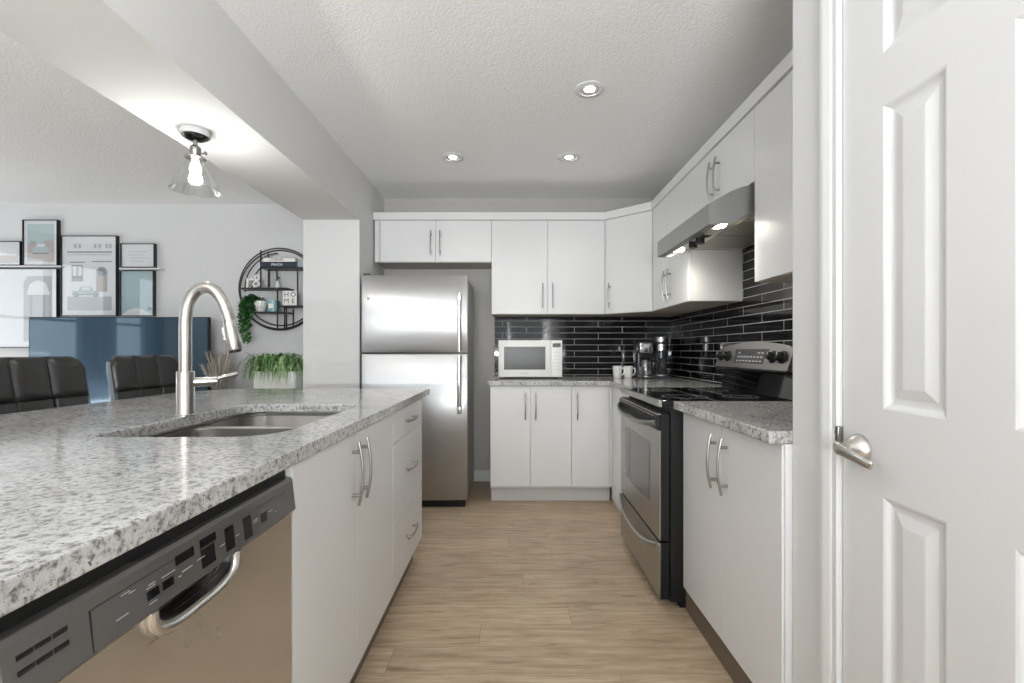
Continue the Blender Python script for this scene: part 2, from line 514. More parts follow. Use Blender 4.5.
def carcass(parent, M, u0, u1, z0, z1, depth, hollow=False, under=False, front=-.0195):
    b = MB(CARC)
    t = .018
    if hollow:
        b.box(u0, u0 + t, -depth, front, z0, z1, M=M); b.box(u1 - t, u1, -depth, front, z0, z1, M=M)
        b.box(u0 + t, u1 - t, -depth, front, z0, z0 + t, M=M)
        b.box(u0 + t, u1 - t, -depth, -depth + t, z0 + t, z1, M=M)
        b.box(u0 + t, u1 - t, front - t, front, z1 - .09, z1, M=M)
    else:
        b.box(u0, u1, -depth, front, z0 + (.003 if under else 0), z1, M=M)
        if under: b.box(u0 + .001, u1 - .001, -depth + .001, front, z0, z0 + .003, UNDER_SHADE, M=M)
    return b.build('carcass', parent)


def kick(parent, M, u0, u1, m, rec=.09, z1=.118, depth=.5):
    b = MB(m); b.box(u0, u1, -depth, -rec, 0.0, z1, M=M)
    return b.build('toe_kick', parent)


# ------------------------------------------------------------------ the room
ZC = 2.488; XL = -5.4; YB = 4.14; YR = -2.75; XR = 1.38; XW = .776
b = MB(OAK); b.box(XL, 1.6, YR, 4.4, -.05, 0); struct('floor', b)
b = MB(CEIL); b.box(XL, 1.6, YR, 4.4, ZC, ZC + .08); struct('ceiling', b)
b = MB(mat('wall_paint_taupe', (.46, .445, .425), .75, spec=.25)); b.box(-1.30, 1.5, YB, YB + .12, 0, ZC); struct('wall_back', b)
b = MB(PAINT); b.box(XR, XR + .12, 1.306, YB, 0, ZC); struct('wall_right', b)
b = MB(PAINT_W); b.box(XL, -1.556, 4.30, 4.40, 0, ZC); struct('wall_living', b)
# stub wall beside the refrigerator and the dropped beam in front of it
b = MB(PAINT_L, PAINT); b.box(-1.556, -1.141, 3.474, 4.40, 0, 2.118, bev=.003)
struct('wall_left', b)
b = MB(PAINT, TRIM); b.box(-1.556, -1.138, YR, 4.40, 2.118, ZC); struct('trim_1', b, 'grey dropped beam between kitchen and living room')
b = MB(PAINT); b.box(-1.1412, -1.138, 3.476, YB, 0, 2.118); struct('wall_left_side', b)
# pantry wall with the door opening on the right
D0, D1, DZ = .461, 1.112, 2.045
b = MB(PAINT_L)
b.box(XW, 1.5, D1 + .012, 1.306, 0, ZC); b.box(XW, XW + .11, YR, D0 - .012, 0, ZC); b.box(XW, XW + .11, D0 - .012, D1 + .012, DZ + .012, ZC)
struct('wall_entry', b)
b = MB(DARKG); b.box(1.38, 1.4, YR, 1.12, 0, ZC); struct('wall_pantry', b)
# casing and jamb
b = MB(TRIM)
for (y0, y1) in ((D1, D1 + .056), (D0 - .068, D0)):
    s = 1 if y0 == D1 else -1
    inn, out = (y0, y1) if s > 0 else (y1, y0)
    prof = [(XW, inn + s * .004), (XW - .010, inn + s * .004), (XW - .010, inn + s * .018), (XW - .013, inn + s * .022), (XW - .017, inn + s * .042), (XW - .017, out - s * .004), (XW - .012, out), (XW, out)]
    b.prism(prof, 0, DZ + .06, 'XY')
b.prism([(XW, DZ + .004), (XW - .010, DZ + .004), (XW - .010, DZ + .018), (XW - .013, DZ + .022), (XW - .017, DZ + .05), (XW - .017, DZ + .068), (XW, DZ + .068)], D0 - .068, D1 + .068, 'XZ')
struct('trim_2', b)
b = MB(TRIM); b.box(XW - .001, XW + .11, D1 + .002, D1 + .012, 0, DZ); b.box(XW - .001, XW + .11, D0 - .012, D0 - .002, 0, DZ); b.box(XW - .001, XW + .11, D0, D1, DZ + .002, DZ + .012)
b.box(XW + .052, XW + .09, D1 - .01, D1 + .002, 0, DZ)
struct('trim_3', b)
# six-panel door leaf (closed); face at X = FX
FX = XW + .002
dr = MB(TRIM)
st, mu, pw = .1195, .116, None
W_ = D1 - D0 - .006; y0 = D0 + .003; y1 = D1 - .003
pw = (W_ - 2 * st - mu) / 2
cols = [(y1 - st - pw, y1 - st), (y0 + st, y0 + st + pw)]
rows = [(.235, .842), (1.026, 1.665), (1.775, 1.93)]
zs = [0.008, .235, .842, 1.026, 1.665, 1.775, 1.93, DZ - .003]
for a, c in ((zs[0], zs[1]), (zs[2], zs[3]), (zs[4], zs[5]), (zs[6], zs[7])): dr.box(FX, FX + .035, y0, y1, a, c)
for a, c in rows:
    dr.box(FX, FX + .035, y0, y0 + st, a, c); dr.box(FX, FX + .035, y1 - st, y1, a, c); dr.box(FX, FX + .035, y0 + st + pw, y1 - st - pw, a, c)
    for (p, q) in cols:
        def ring(i, dep): return [(FX + dep, p + i, a + i), (FX + dep, q - i, a + i), (FX + dep, q - i, c - i), (FX + dep, p + i, c - i)]
        L = [ring(0, 0), ring(.005, .002), ring(.012, .0075), ring(.017, .009), ring(.024, .009), ring(.046, .0025), ring(.050, .0022)]
        t = bmesh.new(); rg = [[t.verts.new(v) for v in l] for l in L]
        for i in range(len(rg) - 1):
            for k in range(4): t.faces.new((rg[i][k], rg[i][(k + 1) % 4], rg[i + 1][(k + 1) % 4], rg[i + 1][k]))
        t.faces.new(rg[-1]); i_ = 0
        for f in t.faces: f.smooth = False
        me = bpy.data.meshes.new('t'); t.to_mesh(me); t.free(); dr.bm.from_mesh(me); bpy.data.meshes.remove(me)
        dr.box(FX + .02, FX + .034, p, q, a, c)
door1 = struct('door_1', dr, 'white six-panel pantry door')
# lever set
HY, HZ = 1.055, .929
b = MB(NICKEL)
b.lathe((FX, HY, HZ), [(0, 0), (.034, 0), (.034, .005), (.031, .012), (.025, .020), (.018, .026), (.0135, .030), (.0125, .038), (.0135, .040), (.0135, .050), (.012, .053), (0, .053)], axis='-X', seg=48)
lv = spline([(FX - .044, HY + .014, HZ + .003), (FX - .051, HY, HZ + .002), (FX - .054, HY - .03, HZ - .001), (FX - .052, HY - .06, HZ - .007), (FX - .047, HY - .086, HZ - .014), (FX - .044, HY - .093, HZ - .016)], 5)
b.tube(lv, [.010, .0125, .0140] + [.0140 - .005 * k / (len(lv) - 5) for k in range(len(lv) - 5)] + [.0088, .007], flat=(.5, 1.0), seg=16)
tag(b.build('door_handle', door1), 'brushed nickel lever handle')
b = MB(HANDLE); b.rbox(XW - .010, XW + .004, D1 - .002, D1 + .010, HZ + .004, HZ + .042, .002)
b.tube([(XW + .002, D1 + .004, HZ + .023), (XW - .010, D1 + .010, HZ + .020)], [.006, .004])
tag(b.build('strike_plate', door1), 'brushed nickel strike plate at the latch edge')

# rear wall with glazing, side window of the living room, near walls out of view
b = MB(PAINT_W)
b.box(XL, -4.5, YR - .12, YR, 0, ZC); b.box(-1.2, -.95, YR - .12, YR, 0, ZC); b.box(.75, XW + .11, YR - .12, YR, 0, ZC)
b.box(-4.5, -1.2, YR - .12, YR, 2.25, ZC); b.box(-.95, .75, YR - .12, YR, 2.25, ZC); b.box(-4.5, -1.2, YR - .12, YR, 0, 1.15); b.box(-.95, .75, YR - .12, YR, 0, 1.08)
struct('wall_rear', b)
b = MB(PAINT_W)
b.box(XL - .12, XL, YR, 1.2, 0, ZC); b.box(XL - .12, XL, 3.95, 4.4, 0, ZC); b.box(XL - .12, XL, 1.2, 3.95, 0, .35); b.box(XL - .12, XL, 1.2, 3.95, 2.25, ZC)
struct('wall_far_left', b)


def window(name, x0, x1, z0, z1, nv, side=False, y0=0, y1=0):
    b = MB(TRIM); g = MB(WPANE)
    t = .05
    if not side:
        Y = YR - .06
        b.box(x0, x1, Y - .03, Y + .03, z0, z0 + t); b.box(x0, x1, Y - .03, Y + .03, z1 - t, z1)
        for k in range(nv + 1):
            x = x0 + (x1 - x0 - t) * k / nv; b.box(x, x + t, Y - .03, Y + .03, z0 + t, z1 - t)
        g.box(x0 + t, x1 - t, Y - .003, Y + .003, z0 + t, z1 - t)
    else:
        X = XL - .06
        b.box(X - .03, X + .03, y0, y1, z0, z0 + t); b.box(X - .03, X + .03, y0, y1, z1 - t, z1); b.box(X - .02, X + .02, y0, y1, 1.5, 1.53)
        for k in range(nv + 1):
            y = y0 + (y1 - y0 - t) * k / nv; b.box(X - .03, X + .03, y, y + t, z0 + t, z1 - t)
        g.box(X - .003, X + .003, y0 + t, y1 - t, z0 + t, z1 - t)
    o = struct(name, b); g.build('window_pane', o)


window('window_1', -4.5, -1.2, 1.15, 2.25, 3); window('window_2', -.95, .75, 1.08, 2.25, 2)
window('window_3', 0, 0, .35, 2.25, 3, True, 1.2, 3.95)


def curtain(y0, y1, label):
    b = MB(CURT); n = 60; A = []; B = []
    for k in range(n + 1):
        y = y0 + (y1 - y0) * k / n; x = XL + .10 + .025 * math.sin(k * .9) + .008 * math.sin(k * 2.3)
        A.append((x, y)); B.append((x + .003, y))
    b.prism(A + B[::-1], .04, 2.32, 'XY')
    tag(b.build('curtain'), label, 'curtain')


curtain(1.9, 2.45, 'pale curtain hanging in folds across the middle of the living room window')
curtain(1.05, 1.45, 'pale curtain gathered at the near side of the living room window')

# baseboards
b = MB(TRIM); b.box(-1.135, -.17, YB - .012, YB, 0, .10, bev=.002); struct('baseboard_back', b)
b = MB(TRIM); b.box(XL, -1.56, 4.288, 4.30, 0, .10, bev=.002); struct('baseboard_living', b)
b = MB(TRIM); b.box(XW - .012, XW, D1 + .07, 1.306, 0, .10, bev=.002); b.box(XW - .012, XW, YR, D0 - .07, 0, .10, bev=.002); struct('baseboard_entry', b)
# tiled backsplash
b = MB(TILE_B); b.box(-.165, XR, YB - .008, YB, .80, 1.60); struct('wall_tiles_back', b)
b = MB(TILE_R); b.box(XR - .008, XR, 1.306, YB - .008, .80, 1.90); struct('wall_tiles_right', b)

# ------------------------------------------------------------------ cabinets
MBK = frame((0, 3.51, 0), (1, 0, 0), (0, -1, 0))
MBU = frame((0, 3.81, 0), (1, 0, 0), (0, -1, 0))
MRB = frame((.752, 0, 0), (0, 1, 0), (-1, 0, 0))
MRU = frame((1.046, 0, 0), (0, 1, 0), (-1, 0, 0))
MIS = frame((-.507, 0, 0), (0, 1, 0), (1, 0, 0))
ZT = .889  # underside of stone
ZB = .120
# back run, base
t = thing('base_cabinet', (.13, 3.8, 0), 'white two-door base cabinet under the microwave', 'cabinet')
carcass(t, MBK, -.172, .434, ZB, ZT, .61); kick(t, MBK, -.170, .434, KICKW)
for u0, u1, hu in ((-.174, .125, .088), (.125, .434, .166)):
    d = slab(t, MBK, u0, u1, .134, .886); pull(d, MBK, hu, .735)
t = thing('base_cabinet', (.58, 3.8, 0), 'narrow white single-door base cabinet in the back corner left of the range', 'cabinet')
carcass(t, MBK, .4345, .73, ZB, ZT, .61); kick(t, MBK, .4345, .735, KICKW)
b = MB(WHITE); b.box(.7165, .7365, 3.512, 3.53, .134, .884); b.build('filler_strip', t)
d = slab(t, MBK, .434, .715, .134, .886); pull(d, MBK, .476, .735)
# corner return up to the range
t = thing('corner_cabinet', (1.05, 3.2, 0), 'white corner base cabinet return between the back run and the range', 'cabinet')
b = MB(CARC); b.box(.756, 1.36, 2.856, 4.12, ZB, ZT); b.build('carcass', t)
b = MB(WHITE); b.box(.738, .755, 2.858, 3.53, .05, .884, bev=.001); b.build('side_panel', t)
b = MB(KICKW); b.box(.757, 1.3, 2.86, 4.1, 0, ZB); b.build('toe_kick', t)
# right run, near the door
t = thing('base_cabinet', (1.05, 1.7, 0), 'white two-door base cabinet between the range and the pantry wall', 'cabinet')
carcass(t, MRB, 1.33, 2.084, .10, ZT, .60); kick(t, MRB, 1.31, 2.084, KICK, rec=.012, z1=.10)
for u0, u1, hu in ((1.70, 2.084, 1.745), (1.316, 1.70, 1.655)):
    d = slab(t, MRB, u0, u1, .102, .8885); pull(d, MRB, hu, .740)
b = MB(WHITE); b.box(.757, 1.36, 1.309, 1.327, .0, ZT, bev=.001); b.build('end_panel', t)

# uppers
ZU0, ZU1 = 1.445, 2.206
t = thing('wall_cabinet', (-.65, 3.97, 1.865), 'short white two-door wall cabinet above the refrigerator', 'cabinet')
carcass(t, MBU, -1.125, -.179, 1.865, ZU1, .325, under=True)
b = MB(WHITE); b.box(-1.125, -1.085, -.018, 0, 1.865, ZU1, M=MBU, bev=.001); b.build('filler_strip', t)
for u0, u1, hu in ((-1.083, -.631, -.668), (-.631, -.178, -.594)):
    d = slab(t, MBU, u0, u1, 1.867, ZU1); pull(d, MBU, hu, 2.02)
t = thing('wall_cabinet', (.28, 3.97, ZU0), 'tall white two-door wall cabinet above the microwave', 'cabinet')
carcass(t, MBU, -.178, .739, ZU0, ZU1, .325, under=True)
for u0, u1, hu in ((-.178, .277, .237), (.277, .739, .317)):
    d = slab(t, MBU, u0, u1, ZU0, ZU1); pull(d, MBU, hu, 1.593)
# diagonal corner
A = Vector((.742, 3.81, 0)); Bp = Vector((1.046, 3.53, 0)); ud = (Bp - A).normalized(); nn = Vector((-abs(ud.y), -abs(ud.x), 0))
MDG = frame(A, ud, nn); Ld = (Bp - A).length
t = thing('wall_cabinet', (1.1, 3.85, ZU0), 'white single-door wall cabinet set diagonally across the corner', 'cabinet')
b = MB(CARC, UNDER_SHADE)
poly = [(.7405, 3.83), (1.066, 3.5305), (1.37, 3.5305), (1.37, 4.13), (.7405, 4.13)]
b.prism(poly, ZU0 + .003, ZU1); b.prism(poly, ZU0, ZU0 + .003, m=UNDER_SHADE); b.build('carcass', t)
d = slab(t, MDG, .002, Ld - .002, ZU0, ZU1); pull(d, MDG, .045, 1.593)
t = thing('wall_cabinet', (1.2, 3.17, ZU0), 'white two-door wall cabinet on the side wall left of the range hood', 'cabinet')
carcass(t, MRU, 2.812, 3.529, ZU0, ZU1, .325, under=True)
for u0, u1, hu in ((3.17, 3.529, 3.21), (2.812, 3.17, 3.13)):
    d = slab(t, MRU, u0, u1, ZU0, ZU1); pull(d, MRU, hu, 1.593)
t = thing('wall_cabinet', (1.2, 2.42, 1.884), 'short white two-door wall cabinet directly above the range hood', 'cabinet')
carcass(t, MRU, 2.042, 2.811, 1.884, ZU1, .325, under=True)
for u0, u1, hu in ((2.425, 2.811, 2.462), (2.042, 2.425, 2.388)):
    d = slab(t, MRU, u0, u1, 1.884, ZU1); pull(d, MRU, hu, 2.035)
t = thing('wall_cabinet', (1.2, 1.68, ZU0), 'tall white wall cabinet at the near end beside the pantry wall', 'cabinet')
carcass(t, MRU, 1.309, 2.041, ZU0, ZU1, .325, under=True)
d = slab(t, MRU, 1.675, 2.041, ZU0, ZU1); d = slab(t, MRU, 1.309, 1.675, ZU0, ZU1); pull(d, MRU, 1.34, 1.593)
# top moulding over all wall cabinets (one continuous run)
p = .012
ou = [(-1.135, 3.81 - p), (.742 - .004, 3.81 - p), (1.046 - p, 3.53 - .004), (1.046 - p, 1.309)]
inn = [(1.37, 1.309), (1.37, 4.135), (-1.135, 4.135)]
b = MB(WHITE); b.prism(ou + inn, ZU1 + .001, 2.268, 'XY', bev=.002)
struct('trim_4', b, 'white flat moulding on top of the wall cabinets')

# ------------------------------------------------------------------ stone tops


def stone(outer, hole=None, z0=ZT + .001, z1=.925):
    t = bmesh.new()
    def loop(pts):
        v = [t.verts.new((x, y, z1)) for x, y in pts]; return [t.edges.new((v[i], v[(i + 1) % len(v)])) for i in range(len(v))]
    e = loop(outer)
    if hole: e += loop(hole)
    bmesh.ops.triangle_fill(t, edges=e, use_beauty=True, normal=(0, 0, 1))
    fs = t.faces[:]
    ex = bmesh.ops.extrude_face_region(t, geom=fs)
    vsn = [g for g in ex['geom'] if isinstance(g, bmesh.types.BMVert)]
    bmesh.ops.translate(t, verts=vsn, vec=(0, 0, z0 - z1))
    bmesh.ops.recalc_face_normals(t, faces=t.faces)
    ed = [x for x in t.edges if len(x.link_faces) == 2 and x.calc_face_angle(0) > R(60) and abs(x.verts[0].co.z - x.verts[1].co.z) < 1e-6]
    bmesh.ops.bevel(t, geom=ed, offset=.003, segments=2, profile=.5, affect='EDGES')
    b = MB(GRANITE); b.take(t, GRANITE); return b


def arc(cx, cy, r, a0, a1, n=10): return [(cx + r * math.cos(R(a0 + (a1 - a0) * k / n)), cy + r * math.sin(R(a0 + (a1 - a0) * k / n))) for k in range(n + 1)]


XI = -.497
YF = 2.79
rc = .34
outer = [(XI, .40), (XI, YF)] + arc(-1.80 + rc, YF - rc, rc, 90, 180, 14) + [(-1.80, .40)]
hx0, hx1, hy0, hy1 = -1.115, -.634, 1.225, 1.975
rh = .09
hole = arc(hx1 - rh, hy1 - rh, rh, 0, 90) + arc(hx0 + rh, hy1 - rh, rh, 90, 180) + arc(hx0 + .055, hy0 + .055, .055, 180, 270) + arc(hx1 - .12, hy0 + .12, .12, 270, 360)
tag(stone(outer, hole).build('island_countertop'), 'speckled light granite island top with the sink cut into it', 'countertop')
tag(stone([(-.183, 3.47), (.711, 3.47), (.711, 2.853), (1.371, 2.853), (1.371, 4.131), (-.183, 4.131)]).build('corner_countertop'), 'L-shaped granite worktop holding the microwave, mugs and coffee maker', 'countertop')
tag(stone([(.711, 1.309), (.711, 2.087), (1.371, 2.087), (1.371, 1.309)]).build('side_countertop'), 'short granite worktop between the range and the pantry wall', 'countertop')

# ------------------------------------------------------------------ island
t = thing('sink_cabinet', (-.8, 1.53, 0), 'white two-door island cabinet beneath the sink', 'cabinet')
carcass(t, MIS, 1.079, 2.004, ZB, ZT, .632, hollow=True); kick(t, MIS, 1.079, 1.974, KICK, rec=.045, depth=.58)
for u0, u1, hu in ((1.079, 1.522, 1.480), (1.522, 1.974, 1.562)):
    d = slab(t, MIS, u0, u1, ZB, .8885); pull(d, MIS, hu, .762)
t = thing('drawer_cabinet', (-.8, 2.28, 0), 'white three-drawer cabinet at the far end of the island', 'cabinet')
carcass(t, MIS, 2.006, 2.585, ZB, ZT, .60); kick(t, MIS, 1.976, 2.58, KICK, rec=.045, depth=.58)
b = MB(WHITE); b.box(2.586, 2.600, -.60, 0, ZB, ZT, M=MIS, bev=.001); b.build('end_panel', t)
for z0, z1, hz in ((.753, .8885, .820), (.432, .753, .592), (ZB, .432, .276)):
    d = slab(t, MIS, 1.976, 2.585, z0, z1, 'drawer'); pull(d, MIS, 2.282, hz, False)
t = thing('island_back_panel', (-1.3, 1.5, 0), 'white panelled back of the island on the stool side', 'cabinet')
b = MB(WHITE); b.box(-1.48, -1.14, .444, 2.59, 0, ZT); b.build('panel', t)
b = MB(WHITE); b.box(-1.108, -.508, .424, .444, 0, ZT, bev=.001); b.build('end_panel', t)

# sink
t = thing('kitchen_sink', (-.87, 1.6, .70), 'stainless double-bowl undermount sink in the island', 'sink')
cxs = (hx0 + hx1) / 2; wS = (hx1 - hx0) + .012
b = MB(SINK_S)
# skirt under the stone
lo_ = [(x, y) for x, y in [(p[0], p[1]) for p in hole]]
c0 = (cxs, (hy0 + hy1) / 2)
def sc(p, k): return (c0[0] + (p[0] - c0[0]) * k, c0[1] + (p[1] - c0[1]) * k)
K1, K2 = 1.012, 1.025
b.loft([[(*sc(p, K2), .886) for p in hole], [(*sc(p, K1), .886) for p in hole], [(*sc(p, K1), .878) for p in hole], [(*sc(p, K1 + .004), .877) for p in hole], [(*sc(p, K2), .882) for p in hole]], caps=False)
b.build('rim', t)


def bowl(y0, y1, depth, name):
    cy = (y0 + y1) / 2; h = y1 - y0; w = wS - .004
    L = []
    zt = .879
    for (ins, z, r) in ((0, zt, .08), (.003, zt - .004, .08), (.008, zt - depth * .8, .075), (.022, zt - depth * .96, .07), (.05, zt - depth, .06), (.12, zt - depth - .003, .04)):
        L.append(rrect(cxs, cy, w - 2 * ins, h - 2 * ins, r, z))
    Lo = [[(x, y, z - .003) for x, y, z in l] for l in L[::-1]]
    Lo = []
    b = MB(SINK_S)
    t2 = bmesh.new(); rings = [[t2.verts.new(p) for p in l] for l in L]; n = len(L[0])
    for i in range(len(rings) - 1):
        for k in range(n): t2.faces.new((rings[i][k], rings[i + 1][k], rings[i + 1][(k + 1) % n], rings[i][(k + 1) % n]))
    t2.faces.new(rings[-1])
    b.take(t2, SINK_S, smooth=True)
    b.cyl((cxs, cy, zt - depth + .0), .042, .004, CHROME); b.cyl((cxs, cy, zt - depth + .002), .03, .004, DARKG)
    o = b.build(name, t)
    md = o.modifiers.new('s', 'SOLIDIFY'); md.thickness = .0015; md.offset = 1
    return o


bowl(hy0 - .004, 1.655, .20, 'bowl'); bowl(1.672, hy1 + .004, .17, 'bowl')
b = MB(SINK_S)
b.tube([(cxs - wS / 2 + .003, 1.6635, .873), (cxs + wS / 2 - .003, 1.6635, .873)], .0105, seg=12, flat=(1, .8)); b.build('divider', t)

# faucet
fx, fy = -1.131, 1.62
t = thing('kitchen_faucet', (fx, fy, .925), 'tall brushed nickel gooseneck faucet standing behind the sink', 'faucet')
b = MB(NICKEL); b.lathe((fx, fy, .9255), [(0, 0), (.031, 0), (.031, .004), (.028, .007), (.0275, .010), (.0275, .151), (.026, .153), (.0205, .1535), (0, .1535)], seg=48); b.build('body', t)
sp = spline([(0, 0, .152), (0, 0, .24), (.001, 0, .335), (.012, 0, .392), (.038, 0, .430), (.070, 0, .443), (.098, 0, .434), (.124, 0, .402), (.141, 0, .362), (.152, 0, .326)], 6)
b = MB(NICKEL); b.tube([(fx + p.x, fy, .925 + p.z) for p in sp], .0195, seg=24); b.build('spout', t)
hp = [(.1520, .3255), (.1527, .3235), (.1625, .272), (.1715, .2275), (.1722, .2245)]
b = MB(NICKEL, BLACK, CHROME)
b.tube([(fx + x, fy, .925 + z) for x, z in hp], [.0195, .0212, .0228, .0236, .022], seg=24)
b.tube([(fx + .1719, fy, .925 + .2252), (fx + .1730, fy, .925 + .220)], .0185, BLACK, seg=20)
b.rbox(-.004, .004, -.007, .007, -.024, .024, .003, CHROME, M=Matrix.Translation((fx + .1365, fy - .004, .925 + .282)) @ Matrix.Rotation(R(-11), 4, 'Y'))
b.build('spray_head', t)
dirv = Vector((.80, .60, 0)).normalized(); o_ = Vector((fx, fy, 1.040))
b = MB(NICKEL)
b.tube([o_ + dirv * .022, o_ + dirv * .024, o_ + dirv * .092, o_ + dirv * .094], [.0155, .0165, .0165, .014], seg=20)
b.tube([o_ + dirv * .070 + Vector((0, 0, .006)), o_ + dirv * .095 + Vector((0, 0, .010)), o_ + dirv * .150 + Vector((0, 0, .024)), o_ + dirv * .157 + Vector((0, 0, .026))], [.006, .0068, .0085, .006], seg=12)
b.build('lever', t)

# dishwasher
Y0, Y1 = .458, 1.073
t = thing('dishwasher', (-.8, .77, 0), 'stainless dishwasher with dark control strip under the island top', 'dishwasher')
b = MB(DARKG); b.box(-1.10, -.545, Y0, Y1, .02, .875); b.build('body', t)
b = MB(BLACK); b.box(-.545, -.522, Y0, Y1, .8625, .8885); b.build('top_gap_trim', t)
# door skin with a pocket handle recess
PY0, PY1 = .652, .850
b = MB(DW_S)
xf = -.506
b.box(-.543, xf, Y0 + .002, PY0, .125, .786); b.box(-.543, xf, PY1, Y1 - .002, .125, .786); b.box(-.543, xf, PY0, PY1, .125, .742)
door = b.build('door', t)
b = MB(DW_S, DARKG)
cyp = (PY0 + PY1) / 2
n = 28; lipo = []; lipi = []; deep = []
hw, hh = (PY1 - PY0) / 2, .046
for k in range(n + 1):
    a = math.pi + math.pi * k / n
    ex = 3.2
    cx_, sx_ = math.cos(a), math.sin(a)
    u = math.copysign(abs(cx_) ** (2 / ex), cx_); v = math.copysign(abs(sx_) ** (2 / ex), sx_)
    lipo.append((cyp + u * hw, .788 + v * hh)); lipi.append((cyp + u * (hw - .011), .788 + v * (hh - .011))); deep.append((cyp + u * (hw - .02), .788 + v * (hh - .026)))
t2 = bmesh.new()
ringsP = [[t2.verts.new((xf + .0005, y, z)) for y, z in lipo], [t2.verts.new((xf + .006, cyp + (y - cyp) * .975, z + .002)) for y, z in lipo], [t2.verts.new((xf + .005, y, z)) for y, z in lipi], [t2.verts.new((xf - .006, y, z)) for y, z in lipi], [t2.verts.new((xf - .034, y, z)) for y, z in deep]]
for i in range(4):
    for k in range(n): t2.faces.new((ringsP[i][k], ringsP[i][k + 1], ringsP[i + 1][k + 1], ringsP[i + 1][k]))
b.take(t2, DW_S, smooth=True)
# corners of the cut around the pocket
t2 = bmesh.new()
A_ = [t2.verts.new((xf, y, z)) for y, z in lipo]
cl = t2.verts.new((xf, PY0, .741)); cr = t2.verts.new((xf, PY1, .741))
h2 = n // 2
for k in range(h2): t2.faces.new((cl, A_[k], A_[k + 1]))
for k in range(h2, n): t2.faces.new((cr, A_[k], A_[k + 1]))
t2.faces.new((cl, A_[h2], cr))
b.take(t2, DW_S)
b.box(-.542, -.541, PY0, PY1, .742, .788, DARKG)
b.tube([(xf + .004, y, z) for y, z in lipo], .0085, DW_S, seg=12)
tag(b.build('pocket_handle', door), 'polished curved lip of the pocket handle')
# control strip, slightly raked and bevelled at its ends
b = MB(PANELG)
prof = [(-.543, .787), (-.501, .784), (-.4965, .790), (-.504, .856), (-.508, .862), (-.543, .862)]
b.prism(prof, Y0 + .001, Y1 - .0005, 'XZ', bev=.0015)
cp = b.build('control_panel', t)
Mp = Matrix.Translation((-.4965, 0, .790)) @ Matrix.Rotation(math.atan2(-.0075, .066), 4, 'Y')   # local X out of the face, Y along, Z up the face


def onp(b, y0, y1, z0, z1, m, d=.0006): b.box(0, d, y0, y1, z0, z1, m, M=Mp)


b = MB(BLACK)
for z in (.030, .046):
    for k in range(3): onp(b, .474 + k * .0190, .4905 + k * .0190, z, z + .0055, BLACK, .0008)
b.build('vent', cp)
b = MB(BLACK); onp(b, .5555, .557, .002, .052, BLACK); onp(b, .558, 1.03, .0515, .0522, BLACK); onp(b, 1.0295, 1.0302, .03, .0515, BLACK); b.build('panel_outline', cp)
for (y, w, z, h) in ((.640, .022, .018, .012), (.668, .022, .018, .012), (.697, .040, .040, .014), (.752, .034, .010, .030), (.752, .040, .042, .014), (.815, .026, .010, .040), (.87, .026, .008, .040), (.93, .020, .018, .018)):
    b = MB(BLACKGL); onp(b, y, y + w, z, z + h, BLACKGL, .0006); b.build('button', cp)
for (y, w, z) in ((.590, .018, .020), (.600, .014, .046), (.612, .010, .043), (.640, .016, .034), (.644, .012, .0375), (.642, .014, .012), (.668, .026, .036), (.700, .005, .022), (.708, .022, .026), (.742, .018, .028), (.800, .012, .026), (.845, .010, .026), (.905, .012, .028), (.905, .014, .032), (.96, .014, .030), (.985, .003, .022)):
    b = MB(TXTGREY); onp(b, y, y + w, z, z + .0010, TXTGREY, .0011); b.build('panel_marking', cp)
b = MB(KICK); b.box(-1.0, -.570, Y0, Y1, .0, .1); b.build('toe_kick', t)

# ------------------------------------------------------------------ counter stools


